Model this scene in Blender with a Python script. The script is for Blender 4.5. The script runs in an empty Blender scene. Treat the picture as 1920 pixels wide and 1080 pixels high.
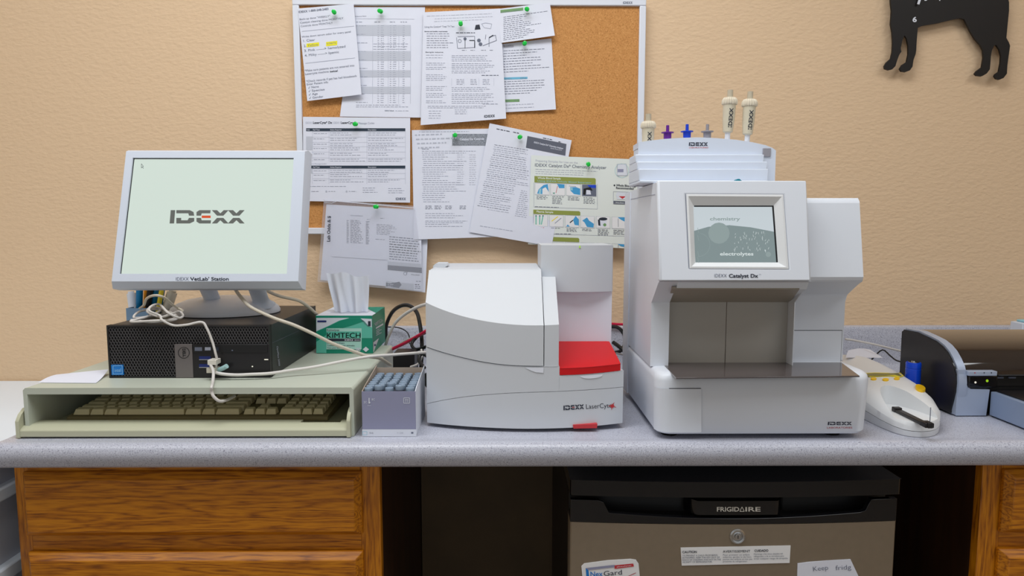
import bpy, math, random
from mathutils import Vector
random.seed(7)
R = math.radians
# ------------------------------------------------------------------ camera, world, lights, exposure
# World z = 0 is the counter top; the floor is 0.914 m below it. The wall behind the counter is the plane y = 1.66.
F = 1250.0; PITCH = math.atan(120/1250); YAW = math.atan(9/1250); CH = 0.36
sc = bpy.context.scene
cam = bpy.data.cameras.new('camera'); cam.sensor_width = 36; cam.lens = 36*F/1920; cam.clip_start = .02
co = bpy.data.objects.new('camera', cam); sc.collection.objects.link(co)
co.location = (0, 0, CH); co.rotation_euler = (math.pi/2-PITCH, 0, -YAW); sc.camera = co
w = bpy.data.worlds.new('world'); sc.world = w; w.use_nodes = True
w.node_tree.nodes['Background'].inputs[0].default_value = (.93, .97, 1.0, 1)
w.node_tree.nodes['Background'].inputs[1].default_value = .50
sc.view_settings.view_transform = 'Standard'; sc.view_settings.look = 'None'
sc.view_settings.gamma = 1; sc.view_settings.use_curve_mapping = False
sc.view_settings.exposure = 0.0
def area(name, loc, sx, sy, power, col, rot=(0, 0, 0)):
    l = bpy.data.lights.new(name, 'AREA'); l.shape = 'RECTANGLE'; l.size = sx; l.size_y = sy; l.energy = power; l.color = col
    o = bpy.data.objects.new(name, l); sc.collection.objects.link(o); o.location = loc; o.rotation_euler = rot; return o
area('ceiling_panel_light', (-.15, .66, 1.745), 1.2, .6, 22, (.95, .98, 1))
area('ceiling_panel_light', (-1.5, .4, 1.745), 1.2, .6, 11, (.95, .98, 1))
area('ceiling_panel_light', (1.6, .1, 1.745), 1.2, .6, 12, (.95, .98, 1))

# ------------------------------------------------------------------ pixel -> place helpers
def ray(px, py):
    x = (px-960)/F; b = -(py-540)/F
    y = math.cos(PITCH)+b*math.sin(PITCH); z = -math.sin(PITCH)+b*math.cos(PITCH)
    return x*math.cos(YAW)+y*math.sin(YAW), -x*math.sin(YAW)+y*math.cos(YAW), z
def P(px, py, Y):
    r = ray(px, py); t = Y/r[1]; return Vector((r[0]*t, Y, CH+r[2]*t))
def PZ(px, py, z):
    r = ray(px, py); t = (z-CH)/r[2]; return Vector((r[0]*t, r[1]*t, z))
def PX(px, py, X):
    r = ray(px, py); t = X/r[0]; return Vector((X, r[1]*t, CH+r[2]*t))
def PN(px, py, p0, n):
    r = Vector(ray(px, py)); c = Vector((0, 0, CH)); n = Vector(n)
    return c+r*((Vector(p0)-c).dot(n)/r.dot(n))

# ------------------------------------------------------------------ materials
def lin(c):
    return tuple(((v/255)/12.92 if v/255 <= .04045 else ((v/255+.055)/1.055)**2.4) for v in c)+(1,)
M = {}
def mat(name, rgb, rough=.5, metal=0, bump=0, scale=200, var=0, emit=0, trans=0, coat=0, alpha=1, ior=1.45):
    m = bpy.data.materials.new(name); m.use_nodes = True; nt = m.node_tree; b = nt.nodes['Principled BSDF']
    c = lin(rgb); b.inputs['Base Color'].default_value = c
    b.inputs['Roughness'].default_value = rough; b.inputs['Metallic'].default_value = metal
    b.inputs['IOR'].default_value = ior
    b.inputs['Transmission Weight'].default_value = trans; b.inputs['Coat Weight'].default_value = coat
    b.inputs['Alpha'].default_value = alpha
    if emit:
        b.inputs['Emission Color'].default_value = c; b.inputs['Emission Strength'].default_value = emit
    if bump or var:
        tc = nt.nodes.new('ShaderNodeTexCoord'); n = nt.nodes.new('ShaderNodeTexNoise')
        n.inputs['Scale'].default_value = scale; n.inputs['Detail'].default_value = 4
        nt.links.new(tc.outputs['Object'], n.inputs['Vector'])
        if bump:
            bp = nt.nodes.new('ShaderNodeBump'); bp.inputs['Strength'].default_value = bump; bp.inputs['Distance'].default_value = .002
            nt.links.new(n.outputs['Fac'], bp.inputs['Height']); nt.links.new(bp.outputs[0], b.inputs['Normal'])
        if var:
            rp = nt.nodes.new('ShaderNodeMapRange'); rp.inputs[1].default_value = .3; rp.inputs[2].default_value = .7
            rp.inputs[3].default_value = 1-var; rp.inputs[4].default_value = 1+var
            mx = nt.nodes.new('ShaderNodeVectorMath'); mx.operation = 'SCALE'; mx.inputs[0].default_value = c[:3]
            nt.links.new(n.outputs['Fac'], rp.inputs[0]); nt.links.new(rp.outputs[0], mx.inputs['Scale'])
            nt.links.new(mx.outputs[0], b.inputs['Base Color'])
    M[name] = m; return m
def ramp_mat(name, stops, scale, rough=.6, detail=6, stretch=(1, 1, 1), bump=0, dist=.001, distortion=0, metal=0, spec=None, fine=0):
    m = bpy.data.materials.new(name); m.use_nodes = True; nt = m.node_tree; b = nt.nodes['Principled BSDF']
    b.inputs['Roughness'].default_value = rough; b.inputs['Metallic'].default_value = metal
    tc = nt.nodes.new('ShaderNodeTexCoord'); mp = nt.nodes.new('ShaderNodeMapping'); mp.inputs['Scale'].default_value = stretch
    n = nt.nodes.new('ShaderNodeTexNoise'); n.inputs['Scale'].default_value = scale; n.inputs['Detail'].default_value = detail
    n.inputs['Distortion'].default_value = distortion
    r = nt.nodes.new('ShaderNodeValToRGB'); r.color_ramp.elements[0].position = stops[0][0]; r.color_ramp.elements[0].color = lin(stops[0][1])
    r.color_ramp.elements[1].position = stops[-1][0]; r.color_ramp.elements[1].color = lin(stops[-1][1])
    for p, c in stops[1:-1]:
        e = r.color_ramp.elements.new(p); e.color = lin(c)
    nt.links.new(tc.outputs['Object'], mp.inputs[0]); nt.links.new(mp.outputs[0], n.inputs['Vector'])
    nt.links.new(n.outputs['Fac'], r.inputs[0]); nt.links.new(r.outputs[0], b.inputs['Base Color'])
    if bump:
        bp = nt.nodes.new('ShaderNodeBump'); bp.inputs['Strength'].default_value = bump; bp.inputs['Distance'].default_value = dist
        nt.links.new(n.outputs['Fac'], bp.inputs['Height']); nt.links.new(bp.outputs[0], b.inputs['Normal'])
    M[name] = m; return m
def wall_mat():
    m = mat('wall', (227, 197, 162), .72); nt = m.node_tree; b = nt.nodes['Principled BSDF']
    tc = nt.nodes.new('ShaderNodeTexCoord')
    n = nt.nodes.new('ShaderNodeTexNoise'); n.inputs['Scale'].default_value = 95; n.inputs['Detail'].default_value = 2
    mp = nt.nodes.new('ShaderNodeMapping'); mp.inputs['Scale'].default_value = (.8, 1, 1.5)
    nt.links.new(tc.outputs['Object'], mp.inputs[0]); nt.links.new(mp.outputs[0], n.inputs['Vector'])
    bp = nt.nodes.new('ShaderNodeBump'); bp.inputs['Strength'].default_value = .55; bp.inputs['Distance'].default_value = .003
    nt.links.new(n.outputs['Fac'], bp.inputs['Height']); nt.links.new(bp.outputs[0], b.inputs['Normal'])
wall_mat()
def oak(name, stretch):
    m = bpy.data.materials.new(name); m.use_nodes = True; nt = m.node_tree; b = nt.nodes['Principled BSDF']
    b.inputs['Roughness'].default_value = .42
    tc = nt.nodes.new('ShaderNodeTexCoord'); mp = nt.nodes.new('ShaderNodeMapping'); mp.inputs['Scale'].default_value = stretch
    nt.links.new(tc.outputs['Object'], mp.inputs[0])
    n1 = nt.nodes.new('ShaderNodeTexNoise'); n1.inputs['Scale'].default_value = 7; n1.inputs['Detail'].default_value = 2; n1.inputs['Distortion'].default_value = .25
    nt.links.new(mp.outputs[0], n1.inputs['Vector'])
    mu = nt.nodes.new('ShaderNodeMath'); mu.operation = 'MULTIPLY'; mu.inputs[1].default_value = 14
    fr = nt.nodes.new('ShaderNodeMath'); fr.operation = 'PINGPONG'; fr.inputs[1].default_value = 1
    nt.links.new(n1.outputs['Fac'], mu.inputs[0]); nt.links.new(mu.outputs[0], fr.inputs[0])
    n2 = nt.nodes.new('ShaderNodeTexNoise'); n2.inputs['Scale'].default_value = 60; n2.inputs['Detail'].default_value = 5
    nt.links.new(mp.outputs[0], n2.inputs['Vector'])
    ad = nt.nodes.new('ShaderNodeMath'); ad.operation = 'MULTIPLY_ADD'; ad.inputs[1].default_value = .45
    nt.links.new(fr.outputs[0], ad.inputs[0]); nt.links.new(n2.outputs['Fac'], ad.inputs[2])
    r = nt.nodes.new('ShaderNodeValToRGB'); e = r.color_ramp.elements
    e[0].position = .35; e[0].color = lin((122, 64, 2)); e[1].position = .95; e[1].color = lin((206, 130, 12))
    x = e.new(.6); x.color = lin((174, 102, 4))
    nt.links.new(ad.outputs[0], r.inputs[0]); nt.links.new(r.outputs[0], b.inputs['Base Color'])
    bp = nt.nodes.new('ShaderNodeBump'); bp.inputs['Strength'].default_value = .15; bp.inputs['Distance'].default_value = .0006
    nt.links.new(n2.outputs['Fac'], bp.inputs['Height']); nt.links.new(bp.outputs[0], b.inputs['Normal'])
    M[name] = m
oak('oak_x', (.55, 7, 7)); oak('oak_z', (7, 7, .55))
ramp_mat('dark_wood', [(.3, (46, 26, 12)), (.7, (70, 42, 20))], 6, .5, 4, (6, 6, .6))
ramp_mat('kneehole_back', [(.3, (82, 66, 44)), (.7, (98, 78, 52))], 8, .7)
ramp_mat('cork', [(.25, (158, 102, 46)), (.42, (196, 137, 76)), (.6, (206, 147, 84)), (.78, (224, 172, 112))], 330, .85, 4, bump=.3, dist=.0008)
ramp_mat('laminate', [(.28, (124, 124, 140)), (.42, (182, 184, 198)), (.62, (194, 196, 208)), (.76, (214, 216, 226))], 520, .35, 2)
mat('floor', (150, 140, 128), .6, var=.1, scale=10); mat('ceiling', (235, 235, 232), .9); mat('wall_plain', (214, 190, 158), .8)
mat('white_frame', (226, 230, 240), .4); mat('white', (222, 227, 236), .42, bump=.04, scale=900); mat('white_cool', (214, 222, 236), .4)
mat('white_shell', (206, 210, 216), .42, bump=.04, scale=900); mat('teal_pale', (176, 222, 210), .45); mat('white_warm', (226, 228, 230), .4); mat('grey_panel', (168, 163, 155), .38); mat('grey_panel2', (158, 150, 138), .4)
mat('paper', (226, 229, 242), .75, var=.01, scale=30); mat('paper_warm', (236, 236, 238), .7)
mat('poster', (230, 236, 232), .4)
mat('ink', (38, 44, 58), .6); mat('ink_mid', (104, 110, 128), .7); mat('ink_soft', (160, 165, 182), .7); mat('ink_faint', (186, 190, 204), .7)
mat('band', (196, 200, 212), .7); mat('banner', (96, 100, 114), .6); mat('banner_navy', (44, 58, 74), .6); mat('banner_spotted', (140, 145, 155), .7, var=.45, scale=500)
mat('yellow_hi', (240, 232, 30), .6); mat('green_hi', (118, 160, 104), .6); mat('blue_hi', (110, 182, 214), .6)
mat('olive', (146, 156, 74), .5); mat('glove', (70, 160, 214), .5); mat('red_print', (196, 52, 58), .5); mat('cyan_print', (150, 205, 220), .6)
mat('pin_green', (10, 205, 70), .25, coat=.4); mat('steel', (190, 190, 190), .25, 1); mat('brown_steel', (134, 120, 102), .4, .2, var=.03, scale=80)
mat('black_gloss', (14, 14, 18), .12, coat=.3); mat('black', (22, 22, 24), .45); mat('black_satin', (30, 28, 30), .35)
mat('dog_black', (12, 7, 7), .5); mat('pc_black', (34, 33, 34), .42); mat('pc_void', (10, 7, 8), .6); mat('pc_wire', (84, 82, 84), .4)
mat('pc_silver', (124, 118, 118), .35, .5); mat('usb_blue', (22, 40, 110), .4)
mat('badge_blue', (20, 120, 205), .35); mat('badge_light', (150, 205, 240), .4)
mat('screen_pale', (214, 228, 218), .3, emit=.9); mat('screen_glare', (206, 216, 222), .12, emit=.85, coat=.5)
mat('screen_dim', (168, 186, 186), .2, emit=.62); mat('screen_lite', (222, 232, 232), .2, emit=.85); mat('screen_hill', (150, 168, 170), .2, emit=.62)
mat('logo_grey', (104, 108, 104), .4); mat('logo_red', (226, 84, 40), .4); mat('logo_navy', (40, 44, 62), .45)
mat('putty', (188, 188, 162), .5, bump=.08, scale=600); mat('putty_top', (192, 198, 184), .42, bump=.05, scale=500); mat('key', (228, 214, 170), .5); mat('key_dark', (140, 128, 92), .6)
mat('cup_blue', (120, 152, 184), .5); mat('pen_blue', (8, 120, 176), .35); mat('pen_orange', (236, 150, 30), .4); mat('pen_yellow', (226, 206, 50), .4)
mat('clear_tan', (196, 190, 176), .3); mat('cable_white', (214, 210, 206), .45); mat('cable_cream', (198, 190, 174), .45); mat('cable_black', (26, 26, 28), .35)
mat('cable_pink', (206, 28, 72), .4); mat('usb_white', (224, 220, 210), .4); mat('usb_aqua', (170, 206, 208), .3)
mat('teal', (8, 140, 112), .45); mat('teal_lite', (96, 192, 170), .45); mat('carton_white', (222, 226, 236), .5); mat('tissue', (222, 226, 236), .8)
M['tissue'].node_tree.nodes['Principled BSDF'].inputs['Subsurface Weight'].default_value = 0
mat('carton_lilac', (146, 148, 176), .6); mat('carton_inner', (176, 160, 146), .8); mat('vial_glass', (140, 144, 156), .2); mat('vial_cap', (134, 152, 172), .45)
mat('red', (206, 0, 12), .42); mat('red_dark', (170, 12, 22), .4); mat('glass_tray', (84, 76, 76), .12, coat=.3)
mat('led_green', (150, 200, 30), .4, emit=.5); mat('led_white', (230, 226, 210), .4, emit=.5)
mat('beige_tip', (222, 212, 192), .45, bump=.03, scale=300); mat('beige_tube', (214, 206, 184), .3); mat('tube_white', (232, 234, 240), .4); mat('tube_clear', (204, 196, 176), .25, alpha=.75)
mat('purple', (104, 36, 150), .35); mat('blue', (24, 70, 206), .35); mat('plug_grey', (150, 148, 156), .4); mat('teal_thing', (0, 128, 148), .4)
mat('reader_white', (226, 228, 230), .38); mat('reader_side', (214, 216, 220), .42); mat('lcd', (128, 124, 74), .25); mat('amber', (250, 200, 20), .4); mat('amber_line', (238, 220, 60), .4)
mat('battery_blue', (12, 72, 214), .25); mat('printer_black', (30, 29, 31), .38); mat('printer_lid', (34, 26, 24), .06, coat=.6, ior=1.6); mat('printer_silver', (172, 184, 206), .35, .2)
mat('printer_tray', (142, 158, 186), .4, .2); mat('plastic_bin', (196, 200, 212), .4); mat('bin_top', (234, 244, 255), .45)
for _n in ('screen_pale', 'screen_glare', 'screen_dim', 'screen_lite', 'screen_hill'):
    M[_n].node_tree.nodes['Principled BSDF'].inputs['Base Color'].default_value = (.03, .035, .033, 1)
mat('bag', (226, 228, 240), .15, alpha=.16, coat=.3)
mat('shadow_gap', (30, 28, 30), .8); mat('seal', (200, 196, 188), .5)

# ------------------------------------------------------------------ mesh builder
def cat(pts, n=8):
    pts = [Vector(p) for p in pts]; out = []
    q = [pts[0]*2-pts[1]]+pts+[pts[-1]*2-pts[-2]]
    for i in range(1, len(q)-2):
        for k in range(n):
            t = k/n; a, b, c, d = q[i-1], q[i], q[i+1], q[i+2]
            out.append(.5*((2*b)+(c-a)*t+(2*a-5*b+4*c-d)*t*t+(3*b-a-3*c+d)*t**3))
    out.append(pts[-1]); return out
GL = {}
def glyphs(s, bold=0):
    k = (s, bold)
    if k in GL: return GL[k]
    cu = bpy.data.curves.new('t', 'FONT'); cu.body = s; cu.size = 1; cu.offset = bold; cu.resolution_u = 3
    o = bpy.data.objects.new('t', cu); me = bpy.data.meshes.new_from_object(o)
    vs = [(v.co.x, v.co.y) for v in me.vertices]; fs = [tuple(p.vertices) for p in me.polygons]
    bpy.data.objects.remove(o); bpy.data.curves.remove(cu); bpy.data.meshes.remove(me)
    x0 = min(v[0] for v in vs); x1 = max(v[0] for v in vs)
    GL[k] = ([((x-x0)/(x1-x0), y/.72) for x, y in vs], fs); return GL[k]
class MB:
    def __init__(s): s.v = []; s.f = []; s.mi = []; s.mats = []
    def k(s, m):
        if m not in s.mats: s.mats.append(m)
        return s.mats.index(m)
    def add(s, vs, fs, m):
        o = len(s.v); s.v += [tuple(v) for v in vs]; i = s.k(m)
        for f in fs: s.f.append(tuple(o+a for a in f)); s.mi.append(i)
    def box(s, x0, x1, y0, y1, z0, z1, m):
        s.add([(x, y, z) for z in (z0, z1) for y in (y0, y1) for x in (x0, x1)],
              [(0, 2, 3, 1), (4, 5, 7, 6), (0, 1, 5, 4), (1, 3, 7, 5), (3, 2, 6, 7), (2, 0, 4, 6)], m)
    def hexa(s, b, t, m):    # four lower corners and four upper corners, same order
        s.add(list(b)+list(t), [(3, 2, 1, 0), (4, 5, 6, 7)]+[(i, (i+1) % 4, 4+(i+1) % 4, 4+i) for i in range(4)], m)
    def prism(s, poly, ax, a0, a1, m, m2=None):
        def q(p, a): return {'x': (a, p[0], p[1]), 'y': (p[0], a, p[1]), 'z': (p[0], p[1], a)}[ax]
        n = len(poly); s.add([q(p, a0) for p in poly]+[q(p, a1) for p in poly], [(i, (i+1) % n, n+(i+1) % n, n+i) for i in range(n)], m)
        s.add([q(p, a0) for p in poly]+[q(p, a1) for p in poly], [tuple(range(n))[::-1], tuple(range(n, 2*n))], m2 or m)
    def tube(s, pts, r, m, n=8, smooth=8, flat=1):
        if smooth: pts = cat(pts, smooth)
        pts = [Vector(p) for p in pts]; N = len(pts); T0 = (pts[1]-pts[0]).normalized()
        up = Vector((0, 0, 1)) if abs(T0.z) < .9 else Vector((1, 0, 0)); a = T0.cross(up).normalized(); vs = []
        for i in range(N):
            T = (pts[min(i+1, N-1)]-pts[max(i-1, 0)]).normalized(); a = (a-T*a.dot(T)).normalized(); b = T.cross(a)
            rr = r(i/(N-1)) if callable(r) else r
            for j in range(n):
                th = 2*math.pi*j/n; vs.append(pts[i]+a*math.cos(th)*rr+b*math.sin(th)*rr*flat)
        fs = [(i*n+j, i*n+(j+1) % n, (i+1)*n+(j+1) % n, (i+1)*n+j) for i in range(N-1) for j in range(n)]
        fs += [tuple(range(n))[::-1], tuple(range((N-1)*n, N*n))]; s.add(vs, fs, m)
    def lathe(s, prof, c, m, n=24, ax=(0, 0, 1), sq=None):
        ax = Vector(ax).normalized(); u = ax.orthogonal().normalized(); v = ax.cross(u); c = Vector(c); vs = []
        for r, h in prof:
            for j in range(n):
                th = 2*math.pi*j/n; q = r*(sq(j) if sq else 1); vs.append(c+ax*h+u*math.cos(th)*q+v*math.sin(th)*q)
        L = len(prof); fs = [(i*n+j, i*n+(j+1) % n, (i+1)*n+(j+1) % n, (i+1)*n+j) for i in range(L-1) for j in range(n)]
        fs += [tuple(range(n))[::-1], tuple(range((L-1)*n, L*n))]; s.add(vs, fs, m)
    def shell(s, fn, nu, nv, m, back):     # grid fn(u,v) with a back side displaced by vector back, closed
        vs = []; back = Vector(back)
        for j in range(nv+1):
            for i in range(nu+1): vs.append(Vector(fn(i/nu, j/nv)))
        K = len(vs); vs += [p+back for p in vs]; W = nu+1
        fs = [(j*W+i, j*W+i+1, (j+1)*W+i+1, (j+1)*W+i) for j in range(nv) for i in range(nu)]
        fs += [tuple(K+a for a in f[::-1]) for f in fs]
        rim = [i for i in range(W)]+[j*W+nu for j in range(1, nv+1)]+[nv*W+i for i in range(nu-1, -1, -1)]+[j*W for j in range(nv-1, 0, -1)]
        fs += [(rim[i], rim[(i+1) % len(rim)], K+rim[(i+1) % len(rim)], K+rim[i]) for i in range(len(rim))]
        s.add(vs, fs, m)
    def build(s, name, parent=None, bevel=0, seg=2, ang=35, smooth=True, at=None):
        me = bpy.data.meshes.new(name); off = Vector(at) if at is not None else (ROOT(parent) if parent else Vector((0, 0, 0)))
        me.from_pydata([tuple(Vector(v)-off) for v in s.v], [], s.f)
        for a in s.mats: me.materials.append(M[a])
        me.polygons.foreach_set('material_index', s.mi); me.update()
        if smooth:
            me.polygons.foreach_set('use_smooth', [True]*len(me.polygons)); me.set_sharp_from_angle(angle=R(ang))
        o = bpy.data.objects.new(name, me); sc.collection.objects.link(o)
        if parent: o.parent = parent
        elif at is not None: o.location = at
        if bevel:
            b = o.modifiers.new('bevel', 'BEVEL'); b.width = bevel; b.segments = seg; b.limit_method = 'ANGLE'; b.angle_limit = R(32)
        return o
def ROOT(o):
    v = Vector((0, 0, 0))
    while o: v += o.location; o = o.parent
    return v
def tag(o, label=None, catg=None, group=None, kind=None):
    if label: o['label'] = label
    if catg: o['category'] = catg
    if group: o['group'] = group
    if kind: o['kind'] = kind
    return o
def thing(name, label, catg, loc, group=None):
    o = bpy.data.objects.new(name, None); o.empty_display_size = .05; sc.collection.objects.link(o); o.location = loc
    return tag(o, label, catg, group)
# decals: print drawn in photograph coordinates and laid on the real surface by fn(px, py) -> point
class DC:
    def __init__(s, mb, fn, e=0): s.mb = mb; s.fn0 = fn; s.e = e
    def fn(s, x, y, k=0):
        p = s.fn0(x, y); q = Vector((0, 0, CH))-p; return p+q.normalized()*(s.e+k)
    def poly(s, pts, m, k=None):
        if k is None: s.e += 1.2e-5; k = 0
        s.mb.add([s.fn(x, y, k) for x, y in pts], [tuple(range(len(pts)))], m)
    def quad(s, x0, y0, x1, y1, m, sk=0): s.poly([(x0, y0), (x1, y0+sk*(x1-x0)), (x1, y1+sk*(x1-x0)), (x0, y1)], m)
    def text(s, t, x0, y0, x1, y1, h, m, bold=0):
        if 'M' in t and bold > .003:
            L = math.hypot(x1-x0, y1-y0); q = bold*h*.45/L
            for k in (-1, 1): s.text(t, x0+(x1-x0)*q*k, y0+(y1-y0)*q*k, x1+(x1-x0)*q*k, y1+(y1-y0)*q*k, h, m)
            return
        if 'M' in t: bold = 0
        vs, fs = glyphs(t, bold); dx, dy = x1-x0, y1-y0; L = math.hypot(dx, dy); nx, ny = dy/L, -dx/L
        s.mb.add([s.fn(x0+dx*a+nx*b*h, y0+dy*a+ny*b*h, 6e-5) for a, b in vs], fs, m)
    def line(s, pts, wd, m):
        for (a, b), (c, d) in zip(pts, pts[1:]):
            L = math.hypot(c-a, d-b) or 1; nx, ny = -(d-b)/L*wd/2, (c-a)/L*wd/2
            s.poly([(a+nx, b+ny), (c+nx, d+ny), (c-nx, d-ny), (a-nx, b-ny)], m, 5e-5)
    def disc(s, x, y, r, m, n=16, ry=None): s.poly([(x+r*math.cos(2*math.pi*i/n), y+(ry or r)*math.sin(2*math.pi*i/n)) for i in range(n)], m)
    def ring(s, x, y, r, wd, m, n=24): s.line([(x+r*math.cos(2*math.pi*i/n), y+r*math.sin(2*math.pi*i/n)) for i in range(n+1)], wd, m)
    def para(s, x0, y0, x1, n, sp, m, h=.9, sk=0, shx=0, full=.75, dens=.8):   # lines of print too small to read
        for i in range(n):
            x = x0+shx*i*sp; y = y0+i*sp; e = x+(x1-x0)*random.uniform(full, 1)
            while x < e:
                wl = random.uniform(2.5, 8)
                q = min(x+wl, e)
                s.poly([(x, y+sk*(x-x0)), (q, y+sk*(q-x0)), (q, y+h+sk*(q-x0)), (x, y+h+sk*(x-x0))], m, 5e-5)
                x += wl+1.2/dens
    def idexx(s, x0, y0, x1, y1, h, m, red=None):
        dx, dy = x1-x0, y1-y0; L = math.hypot(dx, dy); nx, ny = dy/L, -dx/L
        def T(a, b): return (x0+dx*a+nx*b*h, y0+dy*a+ny*b*h)
        def q(ps): s.poly([T(a, b) for a, b in ps], m, 5e-5)
        q([(0, 0), (.06, 0), (.075, 1), (.015, 1)])
        q([(.09, 1), (.27, 1), (.32, .86), (.33, .58), (.26, .58), (.25, .76), (.09, .76)])
        q([(.09, 0), (.27, 0), (.33, .16), (.33, .42), (.26, .42), (.24, .24), (.155, .24), (.155, .42), (.09, .42)])
        q([(.36, .58), (.36, .86), (.4, 1), (.55, 1), (.545, .76), (.43, .76), (.42, .58)])
        q([(.36, .42), (.36, .14), (.4, 0), (.55, 0), (.555, .24), (.43, .24), (.42, .42)])
        s.poly([T(.43, .41), (T(.55, .41)), T(.55, .59), T(.43, .59)], red or m, 6e-5)
        for o in (0, .215):
            q([(.565+o, 1), (.635+o, 1), (.68+o, .76), (.725+o, 1), (.79+o, 1), (.72+o, .58), (.635+o, .58)])
            q([(.565+o, 0), (.635+o, 0), (.68+o, .24), (.725+o, 0), (.79+o, 0), (.72+o, .42), (.635+o, .42)])

# ------------------------------------------------------------------ the setting
YW = 1.66; FL = -.914; CE = 1.786
def struct(name, mb, **k): return tag(mb.build(name, **k), kind='structure')
b = MB(); b.box(-2.6, 2.8, YW, YW+.1, FL, CE, 'wall'); struct('wall_back', b)
b = MB(); b.box(-2.7, -2.6, -2.2, YW+.1, FL, CE, 'wall_plain'); struct('wall_left', b)
b = MB(); b.box(2.8, 2.9, -2.2, YW+.1, FL, CE, 'wall_plain'); struct('wall_right', b)
b = MB(); b.box(-2.7, 2.9, -2.2, YW+.1, FL-.08, FL, 'floor'); struct('floor', b)
b = MB(); b.box(-2.7, 2.9, -2.2, YW+.1, CE, CE+.08, 'ceiling'); struct('ceiling', b)

# ------------------------------------------------------------------ countertop
CX0, CX1 = -.843, 1.75
ct = thing('countertop', 'speckled grey laminate countertop with rolled front edge running the width of the wall', 'countertop', (.4, 1.36, -.038))
pr = [(YW-.001, -.038), (1.066, -.038), (1.061, -.033), (1.056, -.02), (1.056, -.013), (1.0575, -.006), (1.062, -.0005), (1.068, .0022), (1.075, .0025), (1.085, .0003), (1.10, 0), (YW-.001, 0)]
b = MB(); b.prism(pr, 'x', CX0, CX1, 'laminate'); b.build('worktop', ct, ang=50)
b = MB(); b.prism([(YW-.001, 0), (1.625, 0), (1.634, .004), (1.639, .014), (1.64, .03), (1.64, .097), (1.643, .104), (1.65, .106), (YW-.001, .106)], 'x', CX0, CX1, 'laminate')
b.build('backsplash', ct, ang=50)

# ------------------------------------------------------------------ oak cabinets
CY = 1.112
def drawer(parent, x0, x1, z0, z1):
    m = MB(); bv = .011; y0 = CY-.019
    o = [(x0, z0), (x1, z0), (x1, z1), (x0, z1)]; i = [(x0+bv, z0+bv), (x1-bv, z0+bv), (x1-bv, z1-bv), (x0+bv, z1-bv)]
    vs = [(x, CY-.0005, z) for x, z in o]+[(x, CY-.007, z) for x, z in o]+[(x, y0, z) for x, z in i]
    m.add(vs, [(0, 1, 5, 4), (2, 3, 7, 6), (1, 2, 6, 5), (3, 0, 4, 7), (4, 5, 9, 8), (6, 7, 11, 10), (5, 6, 10, 9), (7, 4, 8, 11), (8, 9, 10, 11), (3, 2, 1, 0)], 'oak_x')
    return m.build('drawer_front', parent, bevel=.0012)
def cabinet(name, label, x0, x1, dx0, dx1, rows):
    t = thing(name, label, 'cabinet', ((x0+x1)/2, 1.4, FL))
    m = MB(); m.box(x0, x1, CY+.018, YW-.004, FL+.0, -.0385, 'dark_wood'); m.build('carcass', t)
    for a, c in ((x0, dx0+.004), (dx1-.004, x1)):
        m = MB(); m.box(a, c, CY, CY+.018, FL+.09, -.0385, 'oak_z'); m.build('stile', t, bevel=.0012)
    zt = -.0385
    for (zz1, zz0) in rows:
        m = MB(); m.box(dx0+.004, dx1-.004, CY+.0005, CY+.0175, zz1-.006, zt, 'oak_x'); m.build('rail', t)
        drawer(t, dx0, dx1, zz0, zz1); zt = zz0+.006
    m = MB(); m.box(dx0+.004, dx1-.004, CY+.0005, CY+.0175, FL+.09, zt, 'oak_x'); m.build('rail', t)
    return t
Lx0 = P(27, 890, CY).x; Lx1 = P(712, 890, CY).x; zt = P(300, 882, CY).z; zb = P(300, 1000, CY).z; z2 = P(300, 1031, CY).z
rows = [(zt, zb), (z2, z2-(zt-zb)), (z2-(zt-zb)-.028, z2-2*(zt-zb)-.028)]
cabinet('oak_cabinet', 'honey oak base cabinet with stacked drawers under the keyboard end of the counter', Lx0, Lx1, P(48, 890, CY).x, P(679, 890, CY).x, rows)
Rx0 = P(1842, 890, CY).x
cabinet('oak_cabinet', 'honey oak base cabinet at the right edge, beside the small fridge', Rx0, Rx0+.5, P(1877, 890, CY).x, Rx0+.47, rows)
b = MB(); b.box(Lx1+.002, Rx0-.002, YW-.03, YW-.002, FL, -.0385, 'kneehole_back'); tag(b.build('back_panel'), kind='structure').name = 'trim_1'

# ------------------------------------------------------------------ white plastic cart at the left
t = thing('storage_cart', 'white plastic drawer cart just left of the oak cabinet and counter end', 'cart', (-1.2, 1.3, FL))
b = MB(); b.box(-1.55, -.90, 1.0, YW-.01, FL+.03, -.05, 'plastic_bin'); b.build('body', t, bevel=.006)
b = MB(); b.box(-1.56, -.868, .985, YW-.002, -.055, -.032, 'bin_top'); b.build('lid', t, bevel=.006)
for z0, z1 in ((-.125, -.10), (-.27, -.243), (-.42, -.39)):
    b = MB(); b.box(-1.555, -.885, .993, YW-.006, z0, z1, 'bin_top'); b.build('rim', t, bevel=.004)
for x in (-1.5, -.95):
    for y in (1.05, 1.58):
        b = MB(); b.lathe([(.012, 0), (.015, .005), (.015, .03)], (x, y, FL), 'black'); b.build('foot', t)

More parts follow.
